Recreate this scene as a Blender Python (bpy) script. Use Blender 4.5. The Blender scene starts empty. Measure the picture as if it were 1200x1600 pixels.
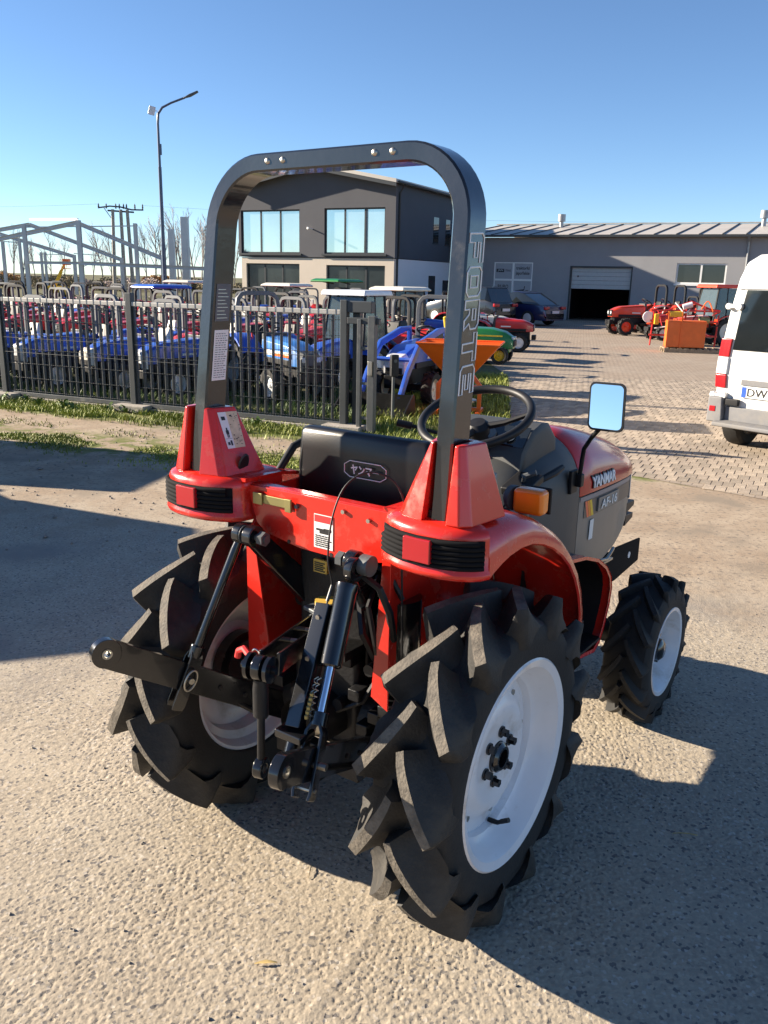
import bpy, bmesh, math, random
import numpy as np
from mathutils import Vector, Matrix, noise as mnoise
random.seed(7); rng = np.random.default_rng(7)
S = bpy.context.scene
COL = S.collection
R = math.radians
# ------------------------------------------------------------------ camera, sky, sun, exposure
CAMH, FPX = 1.75, 1320.0
PITCH = math.atan(362*math.cos(R(1.3))/FPX); ROLL = R(1.3)
fw = Vector((0, math.cos(PITCH), -math.sin(PITCH))); up = Vector((0, math.sin(PITCH), math.cos(PITCH))); rt = Vector((1, 0, 0))
ci = rt*math.cos(ROLL)+up*math.sin(ROLL); cj = -rt*math.sin(ROLL)+up*math.cos(ROLL)
cd = bpy.data.cameras.new('camera'); cam = bpy.data.objects.new('camera', cd); COL.objects.link(cam)
cd.sensor_fit = 'VERTICAL'; cd.sensor_height = 36; cd.lens = 36*FPX/1600; cd.clip_start = .05; cd.clip_end = 3000
mw = Matrix.Identity(4)
for r in range(3): mw[r][0] = ci[r]; mw[r][1] = cj[r]; mw[r][2] = -fw[r]
mw.translation = (0, 0, CAMH); cam.matrix_world = mw; S.camera = cam
SUN_EL, SUN_SH = R(20.0), R(-14.0)          # elevation; direction (in the ground plane) in which shadows run
sdir = Vector((-math.cos(SUN_SH)*math.cos(SUN_EL), -math.sin(SUN_SH)*math.cos(SUN_EL), math.sin(SUN_EL)))   # towards the sun
W = bpy.data.worlds.new('World'); S.world = W; W.use_nodes = True
wn = W.node_tree.nodes; wl = W.node_tree.links
sky = wn.new('ShaderNodeTexSky'); sky.sky_type = 'NISHITA'; sky.sun_disc = False
sky.sun_elevation = SUN_EL; sky.sun_rotation = math.atan2(sdir.x, sdir.y)
sky.air_density = .75; sky.dust_density = 0; sky.ozone_density = 4.0; sky.altitude = 100
wl.new(sky.outputs[0], wn['Background'].inputs[0]); wn['Background'].inputs[1].default_value = .060
sd = bpy.data.lights.new('sun', 'SUN'); sun = bpy.data.objects.new('sun', sd); COL.objects.link(sun)
sd.energy = 5.0; sd.angle = R(.55); sd.color = (1.0, .87, .70); sun.rotation_euler = sdir.to_track_quat('Z', 'Y').to_euler()
S.view_settings.view_transform = 'Standard'; S.view_settings.look = 'None'; S.view_settings.exposure = 1.65; S.view_settings.gamma = 1
S.cycles.max_bounces = 6; S.cycles.diffuse_bounces = 3; S.cycles.glossy_bounces = 3; S.cycles.transmission_bounces = 4; S.cycles.use_denoising = True
S.cycles.caustics_reflective = False; S.cycles.caustics_refractive = False
# ------------------------------------------------------------------ helpers
def tag(o, label=None, cat=None, group=None, kind=None):
    if label: o['label'] = label
    if cat: o['category'] = cat
    if group: o['group'] = group
    if kind: o['kind'] = kind
    return o
def srgb(r, g, b): return tuple(((c/255+.055)/1.055)**2.4 if c > 10 else c/255/12.92 for c in (r, g, b))
MATS = {}
def mat(name, col, rough=.5, metal=0., coat=0., var=.12, vs=6., bump=0., bs=60., dirt=None, dscale=3., dmin=.5, dmax=.75, spec=.5, alpha=1, trans=0., emit=None, coords='Object'):
    if name in MATS: return MATS[name]
    m = bpy.data.materials.new(name); m.use_nodes = True; nt = m.node_tree; N, L = nt.nodes, nt.links
    b = N['Principled BSDF']; MATS[name] = m
    b.inputs['Roughness'].default_value = rough; b.inputs['Metallic'].default_value = metal
    b.inputs['Coat Weight'].default_value = coat; b.inputs['Coat Roughness'].default_value = .06
    b.inputs['Specular IOR Level'].default_value = spec; b.inputs['Transmission Weight'].default_value = trans
    tc = N.new('ShaderNodeTexCoord')
    n1 = N.new('ShaderNodeTexNoise'); n1.inputs['Scale'].default_value = vs; n1.inputs['Detail'].default_value = 6; n1.inputs['Roughness'].default_value = .6
    L.new(tc.outputs[coords], n1.inputs['Vector'])
    mx = N.new('ShaderNodeMix'); mx.data_type = 'RGBA'
    mx.inputs['A'].default_value = (*[c*(1-var) for c in col], 1); mx.inputs['B'].default_value = (*[min(1, c*(1+var)) for c in col], 1)
    mr = N.new('ShaderNodeMapRange'); mr.inputs[1].default_value = .3; mr.inputs[2].default_value = .7
    L.new(n1.outputs[0], mr.inputs[0]); L.new(mr.outputs[0], mx.inputs['Factor'])
    out = mx.outputs['Result']
    if dirt:
        n2 = N.new('ShaderNodeTexNoise'); n2.inputs['Scale'].default_value = dscale; n2.inputs['Detail'].default_value = 8; n2.inputs['Roughness'].default_value = .65
        L.new(tc.outputs[coords], n2.inputs['Vector'])
        r2 = N.new('ShaderNodeMapRange'); r2.inputs[1].default_value = dmin; r2.inputs[2].default_value = dmax; L.new(n2.outputs[0], r2.inputs[0])
        m2 = N.new('ShaderNodeMix'); m2.data_type = 'RGBA'; L.new(r2.outputs[0], m2.inputs['Factor']); L.new(out, m2.inputs['A']); m2.inputs['B'].default_value = (*dirt, 1)
        out = m2.outputs['Result']
        r3 = N.new('ShaderNodeMapRange'); r3.inputs[3].default_value = rough; r3.inputs[4].default_value = min(1, rough+.35); L.new(r2.outputs[0], r3.inputs[0]); L.new(r3.outputs[0], b.inputs['Roughness'])
    L.new(out, b.inputs['Base Color'])
    if bump:
        n3 = N.new('ShaderNodeTexNoise'); n3.inputs['Scale'].default_value = bs; n3.inputs['Detail'].default_value = 5; L.new(tc.outputs[coords], n3.inputs['Vector'])
        bp = N.new('ShaderNodeBump'); bp.inputs['Strength'].default_value = bump; bp.inputs['Distance'].default_value = .01; L.new(n3.outputs[0], bp.inputs['Height']); L.new(bp.outputs[0], b.inputs['Normal'])
    if emit: b.inputs['Emission Color'].default_value = (*emit, 1); b.inputs['Emission Strength'].default_value = 1
    return m
class B:
    def __init__(s): s.v = []; s.f = []; s.mi = []; s.cur = 0
    def add(s, vs, fs):
        o = len(s.v); s.v += [tuple(v) for v in vs]; s.f += [tuple(i+o for i in f) for f in fs]; s.mi += [s.cur]*len(fs); return s
    def m(s, i): s.cur = i; return s
    def box(s, c, d, rot=None):
        c = Vector(c); vs = []
        for x in (-.5, .5):
            for y in (-.5, .5):
                for z in (-.5, .5):
                    p = Vector((x*d[0], y*d[1], z*d[2]))
                    if rot is not None: p = rot @ p
                    vs.append(c+p)
        return s.add(vs, [(0, 1, 3, 2), (4, 6, 7, 5), (0, 4, 5, 1), (2, 3, 7, 6), (0, 2, 6, 4), (1, 5, 7, 3)])
    def bb(s, x0, x1, y0, y1, z0, z1): return s.box(((x0+x1)/2, (y0+y1)/2, (z0+z1)/2), (x1-x0, y1-y0, z1-z0))
    def loft(s, rings, cap=True, closed=False):
        n = len(rings[0]); vs = [p for r in rings for p in r]; fs = []
        k = len(rings)
        for a in range(k if closed else k-1):
            b = (a+1) % k
            for i in range(n): j = (i+1) % n; fs.append((a*n+i, a*n+j, b*n+j, b*n+i))
        if cap and not closed: fs.append(tuple(range(n-1, -1, -1))); fs.append(tuple((k-1)*n+i for i in range(n)))
        return s.add(vs, fs)
    def sheet(s, rows):
        n = len(rows[0]); vs = [p for r in rows for p in r]
        return s.add(vs, [(a*n+i, a*n+i+1, (a+1)*n+i+1, (a+1)*n+i) for a in range(len(rows)-1) for i in range(n-1)])
    def tube(s, pts, r, n=8, closed=False, sec=None, upv=None, cap=True):
        pts = [Vector(p) for p in pts]; k = len(pts); rings = []; t0 = None; nrm = None
        for i, p in enumerate(pts):
            a = pts[(i-1) % k] if (closed or i > 0) else p; b = pts[(i+1) % k] if (closed or i < k-1) else p
            t = (b-a).normalized()
            if nrm is None:
                u = Vector(upv) if upv else (Vector((0, 0, 1)) if abs(t.z) < .9 else Vector((0, 1, 0)))
                nrm = (u-t*u.dot(t)).normalized()
            else: nrm = (nrm-t*nrm.dot(t)).normalized()
            bi = t.cross(nrm)
            rr = r[i] if isinstance(r, (list, tuple)) else r
            if sec: rings.append([p+nrm*y*rr+bi*x*rr for x, y in sec])
            else: rings.append([p+nrm*math.cos(2*math.pi*q/n)*rr+bi*math.sin(2*math.pi*q/n)*rr for q in range(n)])
        return s.loft(rings, cap, closed)
    def cyl(s, p0, p1, r0, r1=None, n=16):
        return s.tube([p0, p1], [r0, r0 if r1 is None else r1], n)
    def lathe(s, prof, c=(0, 0, 0), axis='X', n=32, cap=False, a0=0, a1=2*math.pi):
        full = abs(a1-a0-2*math.pi) < 1e-6; rings = []
        for q in range(n if full else n+1):
            a = a0+(a1-a0)*q/n; ring = []
            for r_, h_ in prof:
                x, y = r_*math.cos(a), r_*math.sin(a)
                p = {'X': (h_, x, y), 'Y': (x, h_, y), 'Z': (x, y, h_)}[axis]
                ring.append((c[0]+p[0], c[1]+p[1], c[2]+p[2]))
            rings.append(ring)
        k = len(rings); n2 = len(prof); vs = [p for r in rings for p in r]; fs = []
        for a in range(k if full else k-1):
            b = (a+1) % k
            fs += [(a*n2+i, a*n2+i+1, b*n2+i+1, b*n2+i) for i in range(n2-1)]
        s.add(vs, fs)
        return s
    def prism(s, poly, axis, a0, a1):
        def P(u, v, w): return {'X': (w, u, v), 'Y': (u, w, v), 'Z': (u, v, w)}[axis]
        n = len(poly)
        return s.add([P(u, v, a0) for u, v in poly]+[P(u, v, a1) for u, v in poly],
                     [tuple(range(n-1, -1, -1)), tuple(range(n, 2*n))]+[(i, (i+1) % n, n+(i+1) % n, n+i) for i in range(n)])
    def xf(s, M, start=0):
        for i in range(start, len(s.v)): s.v[i] = tuple(M @ Vector(s.v[i]))
        return s
    def mesh(s, name, mats, bevel=0, smooth=38, recalc=True, seg=2):
        me = bpy.data.meshes.new(name); me.from_pydata(s.v, [], s.f)
        if not isinstance(mats, (list, tuple)): mats = [mats]
        for m_ in mats: me.materials.append(MATS[m_] if isinstance(m_, str) else m_)
        if len(mats) > 1: me.polygons.foreach_set('material_index', s.mi)
        cn = None
        if recalc or bevel:
            bm = bmesh.new(); bm.from_mesh(me)
            if recalc: bmesh.ops.recalc_face_normals(bm, faces=bm.faces)
            if bevel:
                es = [e for e in bm.edges if len(e.link_faces) == 2 and e.calc_face_angle(0) > .5]
                bmesh.ops.bevel(bm, geom=es, offset=bevel, segments=seg, affect='EDGES', clamp_overlap=True, profile=.5)
            if bevel and smooth:      # face-area weighted corner normals keep the flat faces flat beside their small bevels
                bm.normal_update(); cs = math.cos(R(55)); ar = {f: f.calc_area()+1e-12 for f in bm.faces}; cn = []
                for f in bm.faces:
                    nf = f.normal
                    for v in f.verts:
                        acc = Vector((0, 0, 0))
                        for g in v.link_faces:
                            if g.normal.dot(nf) > cs: acc += g.normal*ar[g]
                        cn.append(acc.normalized() if acc.length > 0 else nf.copy())
            bm.to_mesh(me); bm.free()
        if smooth:
            me.polygons.foreach_set('use_smooth', [True]*len(me.polygons)); me.set_sharp_from_angle(angle=R(55 if cn else smooth))
            if cn: me.normals_split_custom_set(cn)
        return me
    def build(s, name, mats, parent=None, loc=None, rot=None, **kw):
        return inst(s.mesh(name, mats, **kw), name, parent, loc, rot)
def inst(me, name, parent=None, loc=None, rot=None, scale=None):
    o = bpy.data.objects.new(name, me); COL.objects.link(o)
    if parent: o.parent = parent
    if loc is not None: o.location = loc
    if rot is not None: o.rotation_euler = rot
    if scale is not None: o.scale = scale
    return o
def empty(name, loc=(0, 0, 0), rz=0, label=None, cat=None, group=None):
    o = bpy.data.objects.new(name, None); COL.objects.link(o); o.location = loc; o.rotation_euler = (0, 0, rz); o.empty_display_size = .1
    return tag(o, label, cat, group)
KIDS = {}
def copy_tree(o, parent=None):
    c = o.copy(); COL.objects.link(c); c.parent = parent
    for ch in KIDS.get(o.name) or list(o.children): copy_tree(ch, c)
    return c
def text(body, size, m, name, parent=None, M=None, outline=0, extrude=.0008, shear=0, bold=0, width=None, spacing=1, height=None):
    cu = bpy.data.curves.new(name, 'FONT'); cu.body = body; cu.size = size; cu.align_x = 'CENTER'; cu.align_y = 'CENTER'; cu.shear = shear; cu.space_character = spacing
    if outline: cu.fill_mode = 'NONE'; cu.bevel_depth = outline; cu.bevel_resolution = 0
    else: cu.extrude = extrude; cu.offset = bold
    cu.resolution_u = 3
    t = bpy.data.objects.new(name, cu); COL.objects.link(t); bpy.context.view_layer.update()
    me = bpy.data.meshes.new_from_object(t.evaluated_get(bpy.context.evaluated_depsgraph_get())); bpy.data.objects.remove(t); bpy.data.curves.remove(cu)
    n = len(me.vertices)
    if n:
        co = np.zeros(n*3); me.vertices.foreach_get('co', co); co = co.reshape(-1, 3)
        lo, hi = co.min(0), co.max(0); co[:, :2] -= ((lo+hi)/2)[:2]
        if width: co[:, 0] *= width/(hi[0]-lo[0])
        if height: co[:, 1] *= height/(hi[1]-lo[1])
        me.vertices.foreach_set('co', co.ravel())
    me.materials.clear(); me.materials.append(MATS[m] if isinstance(m, str) else m); me.name = name
    o = inst(me, name, parent)
    if M is not None: o.matrix_local = M
    return o
def smooth_pts(pts, k=6):
    P_ = [Vector(p) for p in pts]; P_ = [P_[0]*2-P_[1]]+P_+[P_[-1]*2-P_[-2]]; out = []
    for i in range(1, len(P_)-2):
        for j in range(k):
            t = j/k; a, b, c, d = P_[i-1:i+3]; out.append(.5*((2*b)+(c-a)*t+(2*a-5*b+4*c-d)*t*t+(3*b-a-3*c+d)*t**3))
    return out+[P_[-2]]
def frame(origin, xdir, ydir):
    x = Vector(xdir).normalized(); y = Vector(ydir); y = (y-x*y.dot(x)).normalized(); z = x.cross(y)
    M = Matrix.Identity(4)
    for r in range(3): M[r][0] = x[r]; M[r][1] = y[r]; M[r][2] = z[r]
    M.translation = origin; return M
# ------------------------------------------------------------------ materials
def build_mats():
    dust = (.30, .25, .19)
    mat('hero_red', (.60, .022, .012), .24, coat=.35, var=.10, vs=5, dirt=(.46, .10, .065), dscale=14, dmin=.54, dmax=.85, bump=.02, bs=14)
    mat('hood_red', (.52, .02, .016), .24, coat=.35, var=.05)
    mat('paint_black', (.007, .0075, .009), .20, coat=.6, var=.3, dirt=(.03, .028, .026), dscale=9, dmin=.6, dmax=.9); mat('matte_black', (.007, .007, .008), .85, spec=.15)
    mat('iron_black', (.009, .009, .010), .45, var=.4, dirt=(.04, .035, .03), dscale=7, dmin=.55, dmax=.85, bump=.15, bs=90, spec=.35)
    mat('rops_paint', (.013, .014, .0165), .20, coat=.7, var=.25, vs=9, dirt=(.04, .037, .035), dscale=7, dmin=.58, dmax=.9, bump=.05, bs=40)
    mat('plastic_black', (.010, .010, .011), .5, var=.2, spec=.35)
    mat('console_grey', (.052, .055, .056), .55, var=.1, bump=.05, bs=220)
    mat('panel_grey', (.20, .195, .18), .42, var=.06, dirt=(.26, .24, .20), dscale=4)
    mat('strip_grey', (.075, .075, .075), .4)
    mat('seat_vinyl', (.008, .008, .0088), .30, var=.2, bump=.02, bs=180)
    mat('chrome', (.75, .76, .78), .18, metal=1, var=.05)
    mat('zinc', (.45, .43, .38), .4, metal=1, var=.15)
    mat('brass', (.34, .30, .13), .42, metal=.8, var=.2)
    mat('rod_blue', (.62, .66, .74), .12, metal=1, var=.05)
    mat('rim_white', (.74, .745, .76), .30, coat=.25, var=.05, dirt=(.46, .40, .32), dscale=9, dmin=.56, dmax=.82)
    mat('rubber', (.011, .0108, .0105), .74, var=.3, vs=14, dirt=(.028, .025, .022), dscale=8, dmin=.5, dmax=.85, bump=.15, bs=110)
    mat('rubber_lug', (.020, .0185, .0165), .66, var=.35, vs=18, dirt=(.085, .073, .056), dscale=8, dmin=.5, dmax=.85, bump=.2, bs=120); mat('lug_top', (.11, .096, .077), .8, var=.3, vs=30, dirt=(.20, .172, .135), dscale=30, dmin=.45, dmax=.75, bump=.3, bs=130)
    mat('amber', (.9, .22, .01), .2, coat=.4, var=.1); mat('lens_red', (.36, .012, .018), .2, coat=.4, var=.08)
    mat('lens_clear', (.62, .66, .68), .12, coat=.4, var=.05)
    mat('white', (.78, .77, .74), .5, var=.03); mat('white_ink', (.82, .82, .82), .45, var=.02); mat('ink_black', (.012, .012, .014), .5); mat('ink_grey', (.10, .10, .11), .5)
    mat('cream_sticker', (.62, .50, .32), .5, var=.25, vs=40); mat('orange_ink', (.85, .25, .02), .5); mat('yellow_ink', (.85, .55, .03), .5); mat('red_ink', (.7, .03, .03), .5); mat('blue_ink', (.01, .08, .5), .5)
    mat('cap_yellow', (.55, .36, .06), .5, var=.2)
    g = mat('mirror', (.9, .92, .94), .02, metal=1, var=0)
    mat('steel_grey', (.085, .092, .096), .5, metal=.2, var=.12, dirt=(.2, .19, .17), dscale=5, dmin=.55, dmax=.8)
    mat('fence_paint', (.045, .052, .056), .5, var=.15, vs=3); mat('rops_grey', (.11, .115, .12), .5, var=.12); mat('galv', (.34, .35, .36), .45, metal=.6, var=.15); mat('rail_light', (.46, .44, .40), .5, metal=.3, var=.12)
    mat('concrete', (.34, .31, .27), .9, var=.2, vs=9, bump=.3, bs=60)
    mat('blue_paint', (.032, .105, .50), .3, coat=.3, var=.08, dirt=(.15, .16, .22), dmin=.55, dmax=.9); mat('sky_paint', (.045, .20, .55), .34, coat=.25, var=.08, dirt=(.2, .25, .3), dmin=.55, dmax=.9)
    mat('red_paint', (.55, .02, .018), .32, coat=.3, var=.1, dirt=(.3, .12, .10), dmin=.55, dmax=.9); mat('orange_red', (.80, .06, .012), .3, coat=.3, var=.06)
    mat('green_paint', (.018, .19, .04), .32, coat=.3, var=.1); mat('orange_paint', (.82, .14, .012), .4, coat=.15, var=.08, dirt=(.5, .16, .06), dmin=.58, dmax=.9)
    mat('yellow_paint', (.80, .50, .03), .4, var=.08); mat('cream_paint', (.72, .68, .58), .45, var=.05); mat('silver', (.66, .67, .68), .4, metal=.15, var=.08)
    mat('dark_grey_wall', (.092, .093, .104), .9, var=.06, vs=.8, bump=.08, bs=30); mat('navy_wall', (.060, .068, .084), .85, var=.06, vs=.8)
    mat('beige_wall', (.60, .52, .43), .9, var=.05, vs=.6); mat('white_wall', (.64, .65, .68), .9, var=.04, vs=.6); mat('ware_wall', (.285, .285, .292), .9, var=.07, vs=.7, bump=.06, bs=20)
    mat('roof_metal', (.50, .465, .415), .55, metal=.2, var=.08, vs=.8); mat('seam_dark', (.05, .05, .05), .6); mat('door_panel', (.42, .43, .42), .5, var=.05)
    mat('window_glass', (.66, .74, .70), .025, metal=.75, var=.08, vs=.4); mat('dark_glass', (.012, .015, .017), .04, var=.1, spec=.9); mat('frame_dark', (.03, .034, .038), .45); mat('blind', (.022, .03, .03), .25, var=.2, vs=3, coat=.5)
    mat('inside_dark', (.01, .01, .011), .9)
    mat('van_white', (.66, .655, .63), .3, coat=.4, var=.03, dirt=(.60, .55, .46), dscale=2, dmin=.6, dmax=.95); mat('van_plastic', (.16, .16, .165), .6, var=.12, dirt=(.22, .2, .17))
    mat('car_blue', (.010, .018, .075), .2, coat=.8, var=.1); mat('car_black', (.012, .012, .014), .2, coat=.8, var=.1)
    mat('wood', (.30, .22, .14), .8, var=.3, vs=20); mat('bark', (.20, .17, .15), .9, var=.3, vs=8); mat('twig', (.42, .35, .32), .9, var=.3, vs=3); mat('leaf_rust', (.38, .19, .05), .8, var=.3, vs=3)
    mat('hedge_green', (.24, .20, .12), .9, var=.4, vs=4); mat('gravel_dark', (.10, .095, .088), .9, var=.5, vs=30)
    mat('galv_frame', (.58, .59, .60), .55, metal=.1, var=.1, vs=.8); mat('lamp_blue', (.05, .075, .13), .35, coat=.3, var=.1)
    mat('grass_blade', (.22, .255, .035), .6, var=.45, vs=2.5, coords='Generated'); mat('weed', (.075, .13, .022), .6, var=.4, vs=6)
    mat('stone', (.24, .215, .185), .9, var=.4, vs=40, coords='Generated')
    mat('straw', (.50, .36, .14), .8, var=.3, vs=30)
build_mats()
# ------------------------------------------------------------------ ground
def worley(X, Y, s, seed, k=.9):
    r = np.random.default_rng(seed); jx = r.random((256, 256))*k+(1-k)/2; jy = r.random((256, 256))*k+(1-k)/2; val = r.random((256, 256))
    gx = np.floor(X/s).astype(int); gy = np.floor(Y/s).astype(int); best = np.full(X.shape, 9.); bv = np.zeros(X.shape)
    for a in (-1, 0, 1):
        for b in (-1, 0, 1):
            ix, iy = (gx+a) % 256, (gy+b) % 256
            d = np.hypot(X/s-(gx+a+jx[ix, iy]), Y/s-(gy+b+jy[ix, iy]))
            q = d < best; best = np.where(q, d, best); bv = np.where(q, val[ix, iy], bv)
    return best, bv
def vnoise(X, Y, s, seed):
    r = np.random.default_rng(seed); g = r.random((128, 128)); x = X/s; y = Y/s; ix = np.floor(x).astype(int); iy = np.floor(y).astype(int); fx = x-ix; fy = y-iy
    fx = fx*fx*(3-2*fx); fy = fy*fy*(3-2*fy); G = lambda a, b: g[a % 128, b % 128]
    return (G(ix, iy)*(1-fx)+G(ix+1, iy)*fx)*(1-fy)+(G(ix, iy+1)*(1-fx)+G(ix+1, iy+1)*fx)*fy
def relief(X, Y):
    near = np.clip((6.5-Y)/1.5, 0, 1)*np.clip((Y-1.42)/.1, 0, 1)*np.clip((X+2.0)/.4, 0, 1)*np.clip((2.6-X)/.3, 0, 1)
    d, v = worley(X, Y, .0125, 3); pit = np.clip(1-d/(.20+.36*v), 0, 1)
    zone = .25+1.1*vnoise(X, Y, .30, 4)
    d2, v2 = worley(X, Y, .0085, 5)
    h = -.0048*pit**.7*zone*(v > .45)+.0011*(1-np.clip(d2, 0, 1))*v2+.0006*(vnoise(X, Y, .03, 6)-.5)
    # a shallow tar seam in the right foreground
    sx = -.01+.42*(Y-2.0)+.012*np.sin(Y*14); sd_ = np.abs(X-sx); seam = np.exp(-(sd_/.018)**2)*(Y < 2.06)
    h = h*(1-.8*seam)+.0022*seam
    return (h*.78+.0035*(vnoise(X, Y, .5, 9)-.5))*near
def axis(*segs):
    out = []
    for a, b, st in segs: out += list(np.arange(a, b-1e-9, st))
    return np.array(out)
gxs = np.concatenate([axis((-600, -100, 100), (-100, -20, 10), (-20, -6, 1.), (-6, -1.6, .05), (-1.6, -1.15, .010), (-1.15, 1.35, .0048), (1.35, 1.75, .008), (1.75, 2.4, .014), (2.4, 6, .06), (6, 20, 1), (20, 100, 10), (100, 601, 100))])
gys = np.concatenate([axis((-200, -20, 30), (-20, 0, 4), (0, 1.5, .25), (1.5, 2.65, .0048), (2.65, 3.5, .008), (3.5, 4.4, .013), (4.4, 6.5, .025), (6.5, 14, .25), (14, 60, 3), (60, 200, 20), (200, 1500, 200))])
GX, GY = np.meshgrid(gxs, gys); GZ = relief(GX, GY)
nx, ny = len(gxs), len(gys)
gm = bpy.data.meshes.new('ground'); gm.vertices.add(nx*ny); gm.vertices.foreach_set('co', np.stack([GX, GY, GZ], -1).astype(np.float32).ravel())
I = (np.arange(ny-1)[:, None]*nx+np.arange(nx-1)[None]).ravel(); Q = np.stack([I, I+1, I+nx+1, I+nx], 1).astype(np.int32)
gm.loops.add(Q.size); gm.loops.foreach_set('vertex_index', Q.ravel()); gm.polygons.add(len(Q)); gm.polygons.foreach_set('loop_start', np.arange(0, Q.size, 4, dtype=np.int32)); gm.update(calc_edges=True); gm.validate()
gm.polygons.foreach_set('use_smooth', [True]*len(gm.polygons))
ground = inst(gm, 'ground'); tag(ground, kind='structure')
FE = Vector((.918, -.396, 0)); FB = Vector((.396, .918, 0)); F0 = Vector((-5.44, 12.11, 0))     # fence line: along, behind
def ground_mat():
    m = bpy.data.materials.new('asphalt_and_dirt'); m.use_nodes = True; nt = m.node_tree; N, L = nt.nodes, nt.links; b = N['Principled BSDF']
    b.inputs['Roughness'].default_value = .92; b.inputs['Specular IOR Level'].default_value = .25
    geo = N.new('ShaderNodeNewGeometry'); P = geo.outputs['Position']
    def noise(s, d=5, r=.6):
        n = N.new('ShaderNodeTexNoise'); n.inputs['Scale'].default_value = s; n.inputs['Detail'].default_value = d; n.inputs['Roughness'].default_value = r; L.new(P, n.inputs['Vector']); return n.outputs[0]
    def math_(op, a, c=None, cl=False):
        n = N.new('ShaderNodeMath'); n.operation = op; n.use_clamp = cl
        for k, x in enumerate((a, c)):
            if x is None: continue
            if isinstance(x, (int, float)): n.inputs[k].default_value = x
            else: L.new(x, n.inputs[k])
        return n.outputs[0]
    def mr(x, a, c, lo=0, hi=1):
        n = N.new('ShaderNodeMapRange'); n.interpolation_type = 'SMOOTHSTEP'; n.inputs[1].default_value = a; n.inputs[2].default_value = c; n.inputs[3].default_value = lo; n.inputs[4].default_value = hi; L.new(x, n.inputs[0]); return n.outputs[0]
    def mix(fa, a, c):
        n = N.new('ShaderNodeMix'); n.data_type = 'RGBA'
        if isinstance(fa, (int, float)): n.inputs['Factor'].default_value = fa
        else: L.new(fa, n.inputs['Factor'])
        for k, x in (('A', a), ('B', c)):
            if isinstance(x, tuple): n.inputs[k].default_value = (*x, 1)
            else: L.new(x, n.inputs[k])
        return n.outputs['Result']
    # asphalt: tan fines with grey and dark chips
    v = N.new('ShaderNodeTexVoronoi'); v.inputs['Scale'].default_value = 110; L.new(P, v.inputs['Vector'])
    sep = N.new('ShaderNodeSeparateColor'); L.new(v.outputs['Color'], sep.inputs[0])
    asp = mix(mr(noise(3, 6), .35, .68), (.318, .272, .210), (.378, .328, .255))
    asp = mix(mr(noise(55, 4), .40, .70), asp, (.45, .38, .285))
    asp = mix(mr(sep.outputs[0], .90, .93), asp, (.17, .155, .14))
    asp = mix(mr(sep.outputs[1], .93, .96), asp, (.46, .41, .34))
    asp = mix(mr(noise(.7, 5), .54, .70), asp, (.265, .235, .20))
    asp = mix(math_('MULTIPLY', mr(noise(1.9, 7, .7), .60, .72), .55), asp, (.20, .185, .165))
    asp = mix(math_('MULTIPLY', mr(noise(7, 3), .66, .74), .5), asp, (.15, .14, .13))
    dirt = mix(mr(noise(1.6, 8, .7), .35, .65), (.31, .235, .165), (.42, .34, .25))
    dirt = mix(mr(noise(26, 4), .52, .66), dirt, (.20, .165, .13))
    dirt = mix(mr(noise(.9, 4), .52, .66), dirt, (.25, .205, .155))
    soil = mix(mr(noise(9, 6), .4, .65), (.10, .105, .035), (.17, .14, .085))
    soilg = mix(mr(noise(4, 6), .4, .6), (.12, .145, .03), (.17, .165, .06))
    sx = N.new('ShaderNodeSeparateXYZ'); L.new(P, sx.inputs[0])
    d0 = math_('ADD', math_('MULTIPLY', math_('SUBTRACT', sx.outputs[0], F0.x), -FB.x), math_('MULTIPLY', math_('SUBTRACT', sx.outputs[1], F0.y), -FB.y))   # metres in front of the fence
    wob = math_('MULTIPLY', math_('SUBTRACT', noise(1.1, 6, .65), .5), 1.6)
    d = math_('ADD', d0, wob)
    d3 = math_('ADD', d0, math_('MULTIPLY', math_('SUBTRACT', noise(1.6, 6, .7), .5), 2.6))
    c = mix(mr(d3, 3.4, 4.9), dirt, asp)
    strip2 = math_('MULTIPLY', math_('MULTIPLY', mr(d, 1.35, 1.75), mr(d, 2.7, 2.2)), mr(noise(5, 6), .42, .56))
    strip2 = math_('MULTIPLY', strip2, mr(sx.outputs[0], .5, -.5))
    c = mix(strip2, c, soilg)
    c = mix(mr(d, .95, .7), c, soilg)
    c = mix(mr(d0, -1.0, -2.4), c, soil)
    L.new(c, b.inputs['Base Color'])
    bh = math_('ADD', math_('MULTIPLY', v.outputs['Distance'], .35), math_('ADD', math_('MULTIPLY', noise(40, 6, .7), .8), math_('MULTIPLY', noise(9, 5), .45)))
    bp = N.new('ShaderNodeBump'); bp.inputs['Strength'].default_value = .25; bp.inputs['Distance'].default_value = .010; L.new(bh, bp.inputs['Height']); L.new(bp.outputs[0], b.inputs['Normal'])
    return m
gm.materials.append(ground_mat())
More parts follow.
